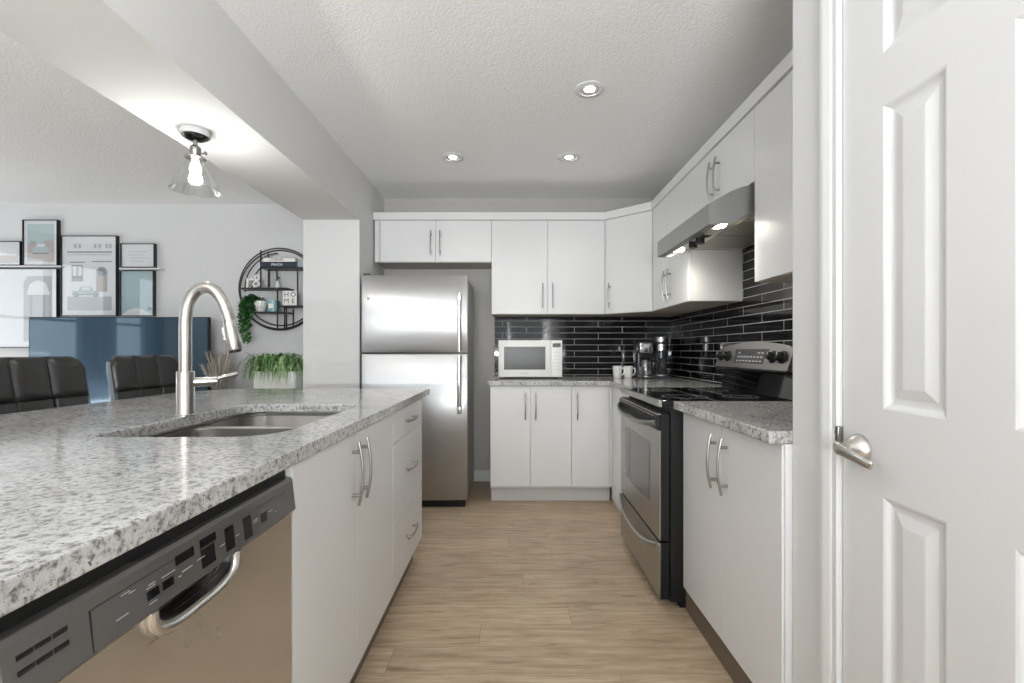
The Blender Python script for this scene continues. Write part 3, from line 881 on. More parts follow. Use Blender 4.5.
def stool(y, label):
    X = -2.19; t = thing('counter_stool', (X + .16, y, 0), label, 'bar stool', 'black leather counter stools at the island')
    w = .51; tilt = R(-9)
    Mb = Matrix.Translation((X, y, .915)) @ Matrix.Rotation(tilt, 4, 'Y')
    b = MB(LEATHER)
    # three padded channels, crowned towards the sitter, rounded at the outer top corners
    NY, NZ = 36, 14; H = .207
    t2 = bmesh.new(); G = []
    def shape(i, j, side):
        u = -1 + 2 * i / NY; v = j / NZ
        yy = u * w / 2; zz = v * H
        # rounded corner at the top
        r = .075; cyy = w / 2 - r
        if zz > H - r and abs(yy) > cyy:
            dy = abs(yy) - cyy; dz = zz - (H - r); m_ = max(dy, dz); l = math.hypot(dy, dz)
            if l > 0: yy = math.copysign(cyy + dy * m_ / l, yy); zz = H - r + dz * m_ / l
        ch = abs(math.sin((u + 1) * 1.5 * math.pi)) ** .30
        edge = min(1, (1 - v) * 5) ** .5 * min(1, v * 8) ** .5 * min(1, (1 - abs(u)) * 14) ** .5
        wrap = .02 * u * u
        x = side * (.008 + .026 * ch * edge if side > 0 else .018 + .006 * edge) + wrap
        return (x, yy, zz)
    for side in (1, -1):
        G.append([[t2.verts.new(shape(i, j, side)) for j in range(NZ + 1)] for i in range(NY + 1)])
        for i in range(NY):
            for j in range(NZ): t2.faces.new((G[-1][i][j], G[-1][i + 1][j], G[-1][i + 1][j + 1], G[-1][i][j + 1]))
    for i in range(NY):
        for j in (0, NZ): t2.faces.new((G[0][i][j], G[0][i + 1][j], G[1][i + 1][j], G[1][i][j]))
    for j in range(NZ):
        for i in (0, NY): t2.faces.new((G[0][i][j], G[0][i][j + 1], G[1][i][j + 1], G[1][i][j]))
    b.take(t2, LEATHER, M=Mb, smooth=True)
    bk = b.build('backrest', t, sharp=50)
    b = MB(LEATHER)
    for k in range(3):
        a = -w / 2 + k * w / 3 + .003; c = a + w / 3 - .006
        b.rbox(-.02, .022 + .012 * ((k - 1) ** 2) * .5, a, c, -.20, .006, .010, M=Mb)
    b.build('lower_backrest', t)
    for s in (-1, 1):
        b = MB(EDGE_GLINT); P = [(.010, s * (w / 2 + .002), -.2), (.010, s * (w / 2 + .002), .06), (.010, s * (w / 2 + .001), .12), (.008, s * (w / 2 - .010), .170)]
        b.tube([Mb @ Vector(p) for p in spline(P, 4)], .008, seg=8, flat=(1, 2.6))
        tag(b.build('side_glint', bk), 'side edge with the window reflection painted light blue')
    b = MB(LEATHER)
    b.rbox(X + .0, X + .42, y - w / 2, y + w / 2, .62, .72, .03)
    b.build('seat', t)
    for k in (-1, 0, 1): pass
    b = MB(CHROME); b.cyl((X + .2, y, .33), .028, .60); b.build('pedestal', t)
    b = MB(CHROME); b.lathe((X + .2, y, 0), [(0, 0), (.21, 0), (.21, .008), (.17, .016), (.05, .03), (.03, .05), (0, .05)]); b.build('base', t)
    b = MB(CHROME); b.tube([(X + .2 + .15 * math.cos(a), y + .15 * math.sin(a), .28) for a in [R(-80 + 160 * k / 16) for k in range(17)]], .010); b.tube([(X + .2, y, .28), (X + .35, y, .28)], .010); b.build('footrest', t)


stool(2.14, 'black channel-tufted leather counter stool nearest the camera, cut off by the frame edge')
stool(2.815, 'black channel-tufted leather counter stool standing behind the faucet')

# ------------------------------------------------------------------ refrigerator
fx0, fx1, fyf = -1.113, -.337, 3.43
t = thing('refrigerator', (-.725, 3.8, 0), 'stainless top-freezer refrigerator between the stub wall and the cabinets', 'refrigerator')
b = MB(GREY, DARKG); b.box(fx0 + .008, fx1 - .008, fyf + .075, 4.10, .03, 1.690, bev=.004)
b.box(fx0 + .03, fx1 - .03, fyf + .066, fyf + .0755, .06, 1.68, DARKG)
b.build('body', t)


def fdoor(z0, z1, name):
    b = MB(FRIDGE_S)
    n = 20; A_ = []
    for k in range(n + 1):
        u = -1 + 2 * k / n; A_.append((fx0 + (fx1 - fx0) * (k / n), fyf + .012 * abs(u) ** 3 - .0))
    poly = A_ + [(fx1, fyf + .064), (fx0, fyf + .064)]
    b.prism(poly, z0, z1, 'XY', bev=.004, smooth=True)
    return b.build(name, t, sharp=25)


fz = fdoor(1.135, 1.700, 'freezer_door'); fr = fdoor(.055, 1.122, 'fridge_door')
b = MB(DARKG); b.box(fx0 + .004, fx1 - .004, fyf + .02, fyf + .06, 1.1225, 1.1345); b.build('door_gasket', t)
hxx = -.392
for par, za, zb, top in ((fz, 1.137, 1.555, 1), (fr, .70, 1.118, 0)):
    b = MB(STEEL)
    P = [(hxx, fyf - .036, za + .003), (hxx, fyf - .046, (za + zb) / 2), (hxx, fyf - .036, zb - .003)]
    b.tube(spline(P, 8), .0125, seg=14, flat=(1.25, .8))
    zc_ = zb - .02 if top else za + .02
    b.rbox(hxx - .015, hxx + .015, fyf - .048, fyf + .004, zc_ - .03, zc_ + .03, .007)
    zc_ = za + .02 if top else zb - .02
    b.rbox(hxx - .013, hxx + .013, fyf - .040, fyf + .004, zc_ - .015, zc_ + .015, .005)
    b.build('handle', par)
b = MB(CHROME, GREY); b.lathe((-1.063, fyf + .009, 1.532), [(0, 0), (.014, 0), (.014, .003), (.0115, .005), (0, .005)], axis='-Y'); b.text('ge', .014, Matrix.Translation((-1.063, fyf + .0032, 1.532)) @ Matrix.Rotation(R(90), 4, 'X'), DARKG); b.build('badge', fz)
b = MB(DARKG); b.rbox(fx0 + .006, fx0 + .055, fyf + .03, fyf + .11, 1.7005, 1.718, .005); b.build('hinge_cap', t)
b = MB(BLACK); b.box(fx0 + .02, fx1 - .02, fyf + .03, fyf + .08, .0, .05)
b.build('kick_grille', t)
for xx in (fx0 + .05, fx1 - .05): b = MB(BLACK); b.cyl((xx, 4.05, .016), .018, .032); b.build('foot', t)

# ------------------------------------------------------------------ range
ry0, ry1 = 2.092, 2.847
t = thing('electric_range', (1.0, 2.47, 0), 'stainless and black electric range with glass cooktop and rear control console', 'stove')
b = MB(BLACK); b.box(.7, 1.345, ry0, ry1, .03, .900); b.box(.745, 1.3, ry0 + .01, ry1 - .01, 0.0, .03); b.build('body', t)
b = MB(BLACKGL, BLACK)
b.box(.664, 1.30, ry0, ry1, .9005, .9265, bev=.003)
ct = b.build('cooktop', t)
for (x, y, r) in ((.83, 2.28, .105), (.83, 2.66, .085), (1.10, 2.28, .08), (1.10, 2.66, .105)):
    b = MB(TXTGREY); b.lathe((x, y, .9266), [(r - .0015, 0), (r, 0), (r, .0002), (r - .0015, .0002)], close=True, seg=48)
    b.lathe((x, y, .9266), [(r * .6 - .001, 0), (r * .6, 0), (r * .6, .0002), (r * .6 - .001, .0002)], close=True, seg=48)
    b.build('burner_ring', ct)
b = MB(RANGE_S); b.box(.6495, .6635, ry0 + .004, ry1, .8965, .9262, bev=.003); b.build('front_trim', t)
# oven door
b = MB(RANGE_S, BLACK)
b.box(.650, .657, ry0 + .003, ry1 - .003, .302, .792, RANGE_S, bev=.002); b.box(.6572, .694, ry0 + .003, ry1 - .003, .300, .868, BLACK)
b.box(.640, .6570, ry0 + .003, ry1 - .003, .794, .862, BLACK, bev=.003); b.box(.640, .694, ry0 + .003, ry1 - .003, .8625, .8685, RANGE_S, bev=.001)
od = b.build('oven_door', t)
b = MB(OVENW, BLACK)
wy0, wy1, wz0, wz1 = 2.235, 2.755, .425, .722
L = []
def wr(e, x): return [(x, yy, zz) for yy, zz, _ in rrect((wy0 + wy1) / 2, (wz0 + wz1) / 2, wy1 - wy0 - 2 * e, wz1 - wz0 - 2 * e, .03, 0)]
b.loft([wr(0, .6498), wr(.006, .6482), wr(.0062, .6496)], RANGE_S, smooth=False, caps=False)
b.loft([wr(.006, .6496), wr(.007, .6494)], OVENW, smooth=False)
b.build('oven_window', od)
b = MB(BLACK, MARK)
for k in range(13):
    yy = ry0 + .06 + k * .052; b.box(.6375, .6405, yy, yy + .034, .838, .850, BLACK); b.box(.6385, .6405, yy - .004, yy + .038, .852, .8535, MARK)
b.build('vent', od)


def bowh(par, za, dz, x0=.638, xo=.606, name='handle', yy0=ry0 + .012, yy1=ry1 - .012, r=.0115):
    b = MB(BOWS)
    P = []
    for k in range(25):
        s = -1 + 2 * k / 24
        P.append((x0 - (x0 - xo) * (1 - s ** 4), (yy0 + yy1) / 2 + s * (yy1 - yy0) / 2, za - dz * (1 - s * s)))
    b.tube(P, r, seg=14, flat=(1, 1.1))
    return b.build(name, par)


bowh(od, .826, .030)
b = MB(RANGE_S, BLACK); b.box(.650, .657, ry0 + .003, ry1 - .003, .045, .288, RANGE_S, bev=.002); b.box(.6572, .694, ry0 + .003, ry1 - .003, .040, .290, BLACK)
dw = b.build('storage_drawer', t)
bowh(dw, .282, .062, .646, .622, r=.0095)
# rear console
b = MB(BLACKGL); b.prism([(1.255, .9268), (1.355, .9268), (1.355, 1.055), (1.272, 1.055)], ry0 + .01, ry1 - .01, 'XZ'); b.build('backsplash', t)
n = 24; Mc = Matrix.Translation((1.216, 0, 1.054)) @ Matrix.Rotation(R(17), 4, 'Y')
poly = [(ry0 + .004, 0), (ry1 - .004, 0)]
for k in range(n + 1):
    s = 1 - 2 * k / n; ym = (ry0 + ry1) / 2 + s * (ry1 - ry0 - .008) / 2
    poly.append((ym, .118 + .030 * (1 - s * s) - (.02 if abs(s) == 1 else 0)))
b = MB(RANGE_S, BLACK); b.prism(poly, 0, .055, 'YZ', RANGE_S, M=Mc, bev=.003)
b.box(-.001, .11, ry0 + .002, ry1 - .002, -.004, .004, BLACK, M=Mc)
con = b.build('control_console', t)
b = MB(LCD, DARKG); b.prism([(2.315, .030), (2.61, .030), (2.635, .108), (2.290, .108)], -.0015, .004, 'YZ', DARKG, M=Mc)
b.box(-.0025, 0, 2.42, 2.56, .078, .100, LCD, M=Mc)
disp = b.build('display_panel', con)
b = MB(MARK)
for j in range(3):
    for k in range(8):
        if j == 2 and 1 < k < 6: continue
        b.box(-.0022, 0, 2.33 + k * .034, 2.35 + k * .034, .040 + j * .022, .046 + j * .022, MARK, M=Mc)
b.build('button', disp)
for yy in (2.155, 2.235, 2.705, 2.785):
    b = MB(BLACK, MARK)
    b.lathe((0, yy, .068), [(0, 0), (.031, 0), (.031, .006), (.023, .010), (.018, .030), (.015, .033), (0, .033)], BLACK, axis='-X', M=Mc, seg=28)
    b.box(-.034, -.0325, yy - .002, yy + .002, .070, .084, MARK, M=Mc)
    b.build('knob', con)
b = MB(TXTGREY); b.text('GE', .012, Mc @ Matrix.Translation((-.0006, 2.47, .016)) @ Matrix.Rotation(R(-90), 4, 'Z') @ Matrix.Rotation(R(90), 4, 'X'), TXTGREY); b.build('badge', con)

# ------------------------------------------------------------------ range hood
t = thing('range_hood', (1.1, 2.43, 1.705), 'stainless under-cabinet range hood with two lit lamps over the range', 'range hood')
hy0_, hy1_ = 2.066, 2.800
top = [(.858, 1.797), (.905, 1.822), (.955, 1.850), (1.0, 1.868), (1.046, 1.879), (1.10, 1.8825), (1.365, 1.8825)]
bot = [(1.365, 1.752), (1.062, 1.752), (1.02, 1.743), (.975, 1.722), (.935, 1.708), (.89, 1.705), (.858, 1.705)]
b = MB(HOOD_S)
b.prism(top + [(1.365, 1.850)] + [(1.10, 1.850), (1.03, 1.835), (.97, 1.812), (.905, 1.785), (.868, 1.76), (.868, 1.705), (.858, 1.705)], hy0_ + .0042, hy1_ - .0042, 'XZ')
for ya, yb in ((hy0_, hy0_ + .004), (hy1_ - .004, hy1_)): b.prism(top + bot, ya, yb, 'XZ')
b.box(.8645, .90, hy0_ + .0042, hy1_ - .0042, 1.7052, 1.7085)
b.build('canopy', t)
HU = mat('hood_underside', (.62, .60, .56), .35, .6)
b = MB(HU); b.box(.90, 1.36, hy0_ + .004, hy1_ - .004, 1.749, 1.755); b.prism([(.869, 1.7087), (.869, 1.715), (.99, 1.756), (1.01, 1.750), (.90, 1.7087)], hy0_ + .004, hy1_ - .004, 'XZ'); b.build('underside_panel', t)
FILT = mat('hood_filter', (.42, .40, .36), .4, .7)
b = MB(FILT)
for k in range(2):
    ya = 2.14 + k * .30
    b.box(1.05, 1.33, ya, ya + .285, 1.744, 1.749)
b.build('filter', t)
for yy in (2.17, 2.70):
    b = MB(HOODL, HU); b.lathe((.945, yy, 1.7235), [(0, -.004), (.030, -.004), (.036, .002), (.036, .008), (0, .008)], HOODL, M=None); o = b.build('lamp', t)
    l = bpy.data.lights.new('hood_lamp_light', 'SPOT'); l.energy = 6; l.color = (1, .93, .84); l.spot_size = R(172); l.spot_blend = 1; l.shadow_soft_size = .045
    lo = bpy.data.objects.new('hood_lamp_light', l); COL.objects.link(lo); lo.location = (.95, yy, 1.705)
for yy in (2.33, 2.42):
    b = MB(BLACK); b.cyl((.925, yy, 1.693), .021, .030); b.build('knob', t)
b = MB(BLACK); b.box(.905, .945, 2.235, 2.285, 1.698, 1.707, bev=.002); b.build('switch', t)

# ------------------------------------------------------------------ things on the counters
t = thing('microwave_oven', (.13, 3.9, .925), 'white countertop microwave with dark door window', 'microwave')
mx0, mx1, my, mz = -.122, .390, 3.755, .936
b = MB(PLWHITE); b.rbox(mx0, mx1, my, 4.10, mz, mz + .296, .006)
for xx in (mx0 + .04, mx1 - .04):
    for yy in (my + .05, 4.05): b.cyl((xx, yy, .931), .012, .0115, RUBBER)
b.build('case', t)
b = MB(PLWHITE, BLACKGL, DARKG); b.rbox(mx0 + .004, mx1 - .092, my - .014, my - .0005, mz + .004, mz + .292, .004)
d = b.build('door', t)
b = MB(BLACKGL, mat('mw_screen', (.05, .05, .046), .18, spec=.12)); b.box(mx0 + .046, mx0 + .376, my - .0150, my - .0142, mz + .062, mz + .244, MATS['mw_screen']); b.box(mx0 + .052, mx0 + .37, my - .0155, my - .0150, mz + .068, mz + .238, MATS['mw_screen']); b.build('door_window', d)
b = MB(TXTGREY); b.text('Panasonic', .016, Matrix.Translation((mx0 + .212, my - .0145, mz + .034)) @ Matrix.Rotation(R(90), 4, 'X'), TXTGREY); b.build('logo', d)
b = MB(PLWHITE, DARKG, LCD); b.rbox(mx1 - .0905, mx1 - .003, my - .014, my - .0005, mz + .004, mz + .292, .003)
cpn = b.build('control_panel', t)
b = MB(DARKG); b.box(mx1 - .078, mx1 - .015, my - .0150, my - .0142, mz + .240, mz + .272, DARKG); b.build('display', cpn)
b = MB(MARK)
for j in range(6):
    for k in range(3): b.box(mx1 - .077 + k * .022, mx1 - .062 + k * .022, my - .0148, my - .0142, mz + .06 + j * .027, mz + .066 + j * .027, MARK)
b.build('button', cpn)


def mug(x, y, lab):
    t = thing('mug', (x, y, .925), lab, 'mug', 'white mugs by the coffee maker')
    b = MB(CERAM); b.lathe((x, y, .9255), [(0, 0), (.028, 0), (.031, .004), (.036, .05), (.040, .094), (.0385, .096), (.037, .094), (.033, .05), (.028, .008), (0, .007)], seg=36); b.build('cup', t)
    b = MB(CERAM); b.tube(spline([(x + .036, y - .004, .925 + .078), (x + .050, y - .012, .925 + .076), (x + .054, y - .012, .925 + .052), (x + .046, y - .004, .925 + .026), (x + .032, y - .003, .925 + .022)], 5), .0048, seg=10); b.build('handle', t)


mug(.862, 3.90, 'white tapered mug on the back counter, farther from the coffee maker')
mug(.952, 3.90, 'white tapered mug on the back counter, right beside the coffee maker')

# coffee maker
cx0, cy0 = 1.135, 3.85
t = thing('coffee_maker', (cx0, cy0, .925), 'black and silver dual coffee maker with glass carafe in the counter corner', 'coffee maker')
PLB = mat('coffee_black', (.035, .037, .045), .22, spec=.6)
b = MB(PLB); b.rbox(cx0 - .120, cx0 + .118, cy0 + .02, cy0 + .15, .9255, 1.21, .02); b.rbox(cx0 - .125, cx0 + .122, cy0 - .11, cy0 + .15, .9255, .945, .008); b.build('body', t)
b = MB(PLB); b.rbox(cx0 - .128, cx0 - .018, cy0 - .10, cy0 + .02, 1.125, 1.225, .02)
hd = b.build('brew_head', t)
b = MB(STEEL, LCD, MARK); b.rbox(cx0 - .130, cx0 - .028, cy0 - .112, cy0 - .098, 1.128, 1.215, .010)
b.box(cx0 - .10, cx0 - .055, cy0 - .114, cy0 - .1115, 1.175, 1.200, MARK)
b.cyl((cx0 - .079, cy0 - .113, 1.150), .012, .006, DARKG, axis='Y')
for k in (-1, 1):
    for j in range(3): b.cyl((cx0 - .079 + k * .036, cy0 - .113, 1.145 + j * .02), .005, .004, DARKG, axis='Y')
b.build('control_panel', hd)
b = MB(GLASS, BLACK); b.lathe((cx0 - .062, cy0 - .04, .9475), [(0, 0), (.046, 0), (.051, .02), (.052, .06), (.048, .10), (.042, .125), (.040, .125), (.046, .10), (.050, .06), (.049, .021), (.045, .002), (0, .002)], GLASS, seg=32)
ca = b.build('carafe', t)
b = MB(BLACK); b.lathe((cx0 - .062, cy0 - .04, 1.073), [(0, 0), (.045, 0), (.045, .012), (.03, .022), (0, .022)]); b.build('lid', ca)
b = MB(BLACK); b.tube(spline([(cx0 - .015, cy0 - .07, 1.068), (cx0 + .012, cy0 - .095, 1.06), (cx0 + .014, cy0 - .10, 1.01), (cx0 - .002, cy0 - .08, .975)], 5), .008); b.build('handle', ca)
b = MB(PLB); b.cyl((cx0 + .064, cy0 - .03, 1.17), .0545, .16); b.rbox(cx0 + .02, cx0 + .112, cy0 - .03, cy0 + .06, .945, 1.10, .01, PLB); b.build('pod_brewer', t)
b = MB(STEEL); b.lathe((cx0 + .064, cy0 - .03, 1.25), [(.0, .012), (.052, .012), (.0565, .006), (.0565, -.03), (.055, -.03), (.0, -.03)]); b.lathe((cx0 + .064, cy0 - .03, 1.15), [(.0545, 0), (.057, 0), (.057, .05), (.0545, .05)], close=True); b.build('brewer_ring', t)
for xx in (-.062, .062):
    b = MB(STEEL); b.lathe((cx0 + xx, cy0 - .055, .9455), [(0, 0), (.058, 0), (.060, .004), (.058, .011), (.04, .013), (0, .013)]) if xx > 0 else b.lathe((cx0 + xx, cy0 - .055, .9362), [(.054, 0), (.060, 0), (.062, .004), (.060, .011), (.054, .011)], close=True)
    b.build('drip_tray', t)

# ------------------------------------------------------------------ ceiling lamps


def downlight(x, y, lab):
    t = thing('recessed_downlight', (x, y, ZC - .02), lab, 'recessed light', 'recessed kitchen downlights')
    b = MB(TRIM, CHROME); b.lathe((x, y, ZC), [(.075, 0), (.076, -.004), (.070, -.007), (.052, -.008), (.050, -.005), (.050, 0)], TRIM, close=True)
    b.build('trim_ring', t)
    b = MB(CHROME); b.lathe((x, y, ZC), [(.050, -.001), (.050, -.006), (.034, -.004), (.027, -.003), (.027, -.001)], mat('gimbal_grey', (.55, .55, .54), .3, .5), close=True); b.build('gimbal', t)
    b = MB(LEDM); b.lathe((x, y, ZC), [(0, -.006), (.020, -.006), (.026, -.003), (.026, -.001), (0, -.001)]); b.build('bulb', t)
    l = bpy.data.lights.new('downlight_light', 'SPOT'); l.energy = 13; l.color = (1, .97, .93); l.spot_size = R(125); l.spot_blend = .9; l.shadow_soft_size = .05
    lo = bpy.data.objects.new('downlight_light', l); COL.objects.link(lo); lo.location = (x, y, ZC - .02)


downlight(.39, 2.405, 'round recessed ceiling light nearest the camera, right of centre')
downlight(.384, 3.25, 'round recessed ceiling light in the far pair, on the range side')
downlight(-.418, 3.25, 'round recessed ceiling light in the far pair, in front of the refrigerator')

def beam_lamp(px, py, lab):
    t = thing('ceiling_lamp', (px, py, 2.0), lab, 'ceiling lamp')
    b = MB(NICKEL, CHROME); b.lathe((px, py, 2.1175), [(0, 0), (.058, 0), (.059, -.003), (.059, -.022), (.056, -.025), (.050, -.025), (0, -.025)], TRIM, seg=48); b.lathe((px, py, 2.0924), [(0, 0), (.052, 0), (.048, -.006), (.034, -.014), (.012, -.018), (0, -.018)], mat('black_nickel', (.10, .10, .11), .15, 1), seg=48); b.build('canopy', t)
    b = MB(HANDLE); b.cyl((px, py, 2.062), .009, .03); b.lathe((px, py, 2.052), [(0, 0), (.014, 0), (.021, -.008), (.022, -.030), (.020, -.034), (.020, -.050), (.040, -.053), (.041, -.056), (0, -.056)])
    b.tube([(px + .018, py, 2.018), (px + .046, py, 2.018)], .003); b.rbox(px + .042, px + .048, py - .008, py + .008, 2.012, 2.026, .002); b.build('socket', t)
    b = MB(GLASS)
    t2 = bmesh.new(); prof = [(.026, 1.995), (.030, 1.988), (.092, 1.868), (.096, 1.860), (.0975, 1.857), (.0965, 1.854), (.094, 1.857), (.089, 1.866), (.028, 1.988), (.024, 1.995)]
    t2.free(); b.lathe((px, py, 0), prof, GLASS, close=True, seg=48)
    b.build('glass_shade', t)
    b = MB(BULB); b.lathe((px, py, 0), [(0, 1.922), (.010, 1.924), (.019, 1.932), (.023, 1.945), (.021, 1.960), (.013, 1.979), (.011, 1.994), (0, 1.994)], seg=24); b.build('bulb', t)
    l = bpy.data.lights.new('bulb_light', 'POINT'); l.energy = 8; l.color = (1, .98, .95); l.shadow_soft_size = .03
    lo = bpy.data.objects.new('bulb_light', l); COL.objects.link(lo); lo.location = (px, py, 1.88)


beam_lamp(-1.402, 2.072, 'small clear glass cone lamp with nickel socket mounted under the beam')
beam_lamp(-1.402, .60, 'matching glass cone lamp on the beam above the near end of the island')

# ------------------------------------------------------------------ living room
YW = 4.30


def wx(x, Y): return (x - 513.5) * Y / F_PX


def wz(y, Y): return 1.15 + (350.5 - y) * Y / F_PX


t = thing('tv_console', (-3.5, 4.0, 0), 'low dark wooden console beneath the television', 'console')
b = MB(WOODD); b.box(-4.6, -1.75, 3.80, 4.27, .10, .50, bev=.004); b.build('body', t)
for k in range(4):
    b = MB(WOODD, HANDLE); b.box(-4.58 + k * .705, -3.89 + k * .705, 3.782, 3.7995, .12, .48, bev=.002); b.build('door', t)
for xx in (-4.5, -1.85):
    for yy in (3.86, 4.2):
        b = MB(BLKMETAL); b.box(xx - .02, xx + .02, yy - .02, yy + .02, 0, .10); b.build('leg', t)

YT = 4.08
tx0, tx1, tz1 = wx(28.5, YT), wx(208.5, YT), wz(317, YT); tz0 = tz1 - .91
t = thing('television', (-3.5, YT, .50), 'large flat television with dark glossy screen on the console', 'television')
b = MB(BLACK); b.box(tx0, tx1, YT + .001, YT + .035, tz0, tz1, bev=.003)
b.box(-3.9, -3.1, YT + .035, YT + .06, tz0 + .1, tz0 + .5); b.build('housing', t)
b = MB(TVSCR); b.box(tx0 + .008, tx1 - .008, YT - .001, YT + .0005, tz0 + .014, tz1 - .008); b.build('screen', t)
b = MB(BLACK)
b.build_ = None
for xx in (tx0 + .25, tx1 - .25):
    b = MB(BLACK); b.prism([(YT - .1, .5005), (YT + .14, .5005), (YT + .14, .507), (YT + .03, tz0 + .002), (YT + .01, tz0 + .002), (YT - .1, .507)], xx - .01, xx + .01, 'YZ'); b.build('foot', t)


def pic(name, x0, x1, y0, y1, lab, art, mats, mw=.035, th=.030):
    """framed print on the living room wall; pixel extents converted once to metres on the wall plane"""
    Y = 4.262; X0, X1, Z1, Z0 = wx(x0, Y), wx(x1, Y), wz(y0, Y), wz(y1, Y)
    t = thing('framed_print', ((X0 + X1) / 2, Y, Z0), lab, 'framed picture', 'framed prints on the living room wall')
    fw = .0065
    b = MB(FRAMEB); Yb = YW - .002
    for a in ((X0, X1, Z0, Z0 + fw), (X0, X1, Z1 - fw, Z1), (X0, X0 + fw, Z0 + fw, Z1 - fw), (X1 - fw, X1, Z0 + fw, Z1 - fw)): b.box(a[0], a[1], Y, Yb, a[2], a[3])
    b.build('frame', t)
    b = MB(MATB); b.box(X0 + fw, X1 - fw, Y + .012, Yb, Z0 + fw, Z1 - fw); b.build('mat_board', t)
    b = MB(*mats)
    ax0, ax1, az0, az1 = X0 + fw + mw, X1 - fw - mw, Z0 + fw + mw, Z1 - fw - mw
    lay = 0
    for it in art:
        lay += 1; ya = Y + .0118 - lay * .00012
        if it[0] == 'r':
            _, a, c, d, e, m = it
            b.box(ax0 + a * (ax1 - ax0), ax0 + c * (ax1 - ax0), ya, Y + .0119, az0 + d * (az1 - az0), az0 + e * (az1 - az0), m)
        elif it[0] == 'p':
            b.prism([(ax0 + u * (ax1 - ax0), az0 + v * (az1 - az0)) for u, v in it[1]], ya, Y + .0119, 'XZ', it[2])
        elif it[0] == 'c':
            _, u, v, r, m = it
            b.prism([(ax0 + u * (ax1 - ax0) + r * math.cos(q), az0 + v * (az1 - az0) + r * math.sin(q)) for q in [2 * math.pi * k / 20 for k in range(20)]], ya, Y + .0119, 'XZ', m)
        elif it[0] == 't':
            _, u, v, s, txt, m = it
            b.text(txt, s, Matrix.Translation((ax0 + u * (ax1 - ax0), ya, az0 + v * (az1 - az0))) @ Matrix.Rotation(R(90), 4, 'X'), m, ext=.0001)
    b.build('print', t)
    b = MB(PANE); b.box(X0 + fw, X1 - fw, Y + .006, Y + .0075, Z0 + fw, Z1 - fw); b.build('glass_pane', t)


PA = mat('print_paper', (.86, .885, .90), .7); PB = mat('print_sky', (.50, .64, .66), .7); PG = mat('print_stone', (.52, .54, .56), .7)
PL = mat('print_line', (.26, .28, .31), .7); PM = mat('print_mid', (.40, .42, .44), .7); PR = mat('print_pink', (.52, .44, .44), .7)
PT = mat('print_teal', (.42, .58, .60), .7); PDO = mat('print_door', (.50, .44, .37), .7); PS = mat('print_sand', (.62, .57, .54), .7)
PC = mat('print_car', (.50, .58, .62), .7)


def car(u, v, s, m=PC):
    return [('p', [(u - s, v), (u - s, v + .05), (u - s * .5, v + .065), (u - s * .35, v + .12), (u + s * .35, v + .12), (u + s * .55, v + .065), (u + s, v + .045), (u + s, v)], m),
            ('p', [(u - s * .3, v + .07), (u - s * .22, v + .11), (u + s * .25, v + .11), (u + s * .36, v + .07)], PA),
            ('r', u - s, u + s, v - .004, v + .008, PL)]


artD = [('r', 0, 1, 0, 1, PA), ('r', 0, 1, 0, .20, PG)]
for u in (.15, .25, .60, .70, .86, .94): artD += [('r', u, u + .06, .90, .965, PG)]
artD += [('r', 0, 1, .835, .855, PL), ('r', 0, 1, .80, .812, PG)]
artD += [('r', .06, .40, .69, .705, PL), ('r', .10, .36, .43, .66, PG), ('r', .12, .22, .47, .65, PL), ('r', .24, .34, .47, .65, PL), ('r', .13, .21, .50, .64, PA), ('r', .25, .33, .50, .64, PA), ('r', .10, .36, .42, .47, PM)]
artD += [('r', .56, 1, .70, .715, PL), ('r', .66, .90, .27, .55, PM), ('c', .78, .55, .052, PM), ('r', .69, .87, .27, .54, PDO), ('c', .78, .55, .036, PL), ('r', .775, .785, .27, .54, PM)]
artD += car(.42, .225, .30) + [('c', .20, .225, .020, PL), ('c', .64, .225, .020, PL), ('c', .20, .225, .011, PG), ('c', .64, .225, .011, PG)]
pic('p', -26, 20, 241, 265.3, 'small landscape print cut off by the edge, upper shelf', [('r', 0, 1, 0, 1, PA), ('r', 0, 1, 0, .4, PS), ('p', [(0, .5), (.4, .55), (.55, .45), (.3, .4), (0, .4)], PM)], [PA], .02)
pic('p', 22, 57, 219.5, 265.5, 'upright framed print of a pale blue car on a street, upper shelf', [('r', 0, 1, 0, 1, PB), ('r', 0, 1, 0, .28, PS), ('r', 0, 1, .24, .50, PR), ('r', .1, .3, .45, .55, PM), ('r', .6, .95, .44, .56, PR)] + [('p', [(.18, .22), (.20, .36), (.30, .40), (.36, .50), (.64, .50), (.70, .40), (.80, .36), (.82, .22)], PC), ('p', [(.34, .40), (.38, .47), (.62, .47), (.66, .40)], PA), ('r', .2, .8, .20, .24, PL)], [PA], .03)
pic('p', -30, 56.7, 268.3, 347.8, 'large framed print left of the television reflecting the window', [('r', 0, 1, 0, 1, PA), ('p', [(.62, .0), (.62, .9), (.68, .98), (1, .98), (1, 0)], PG), ('p', [(.66, .7), (.70, .86), (.80, .92), (.92, .88), (.98, .7)], PA), ('r', .7, .74, 0, .7, PM), ('r', .88, .91, 0, .7, PM), ('r', .05, .2, .8, .93, PM)], [PA], .05)
pic('p', 60.3, 116.2, 235.4, 316, 'largest centre print of a classic car parked before a stone townhouse', artD, [PA], .045)
pic('p', 120, 154, 243.3, 267.4, 'small landscape print with pale handwritten lines, above the teal print', [('r', 0, 1, 0, 1, MATB), ('r', .2, .85, .70, .725, PG), ('r', .12, .8, .52, .545, PG), ('r', .2, .9, .36, .385, PG), ('r', .3, .7, .18, .205, PG)], [PA], .02)
pic('p', 119.6, 153.2, 270.3, 316, 'teal framed print below the handwritten one, right end of the wall', [('r', 0, 1, 0, 1, PT), ('p', [(0, 0), (.2, .12), (.5, .18), (.9, .05), (1, 0)], PA), ('p', [(.8, .12), (.86, .22), (.95, .16), (1, .12)], PL)], [PA], .0)
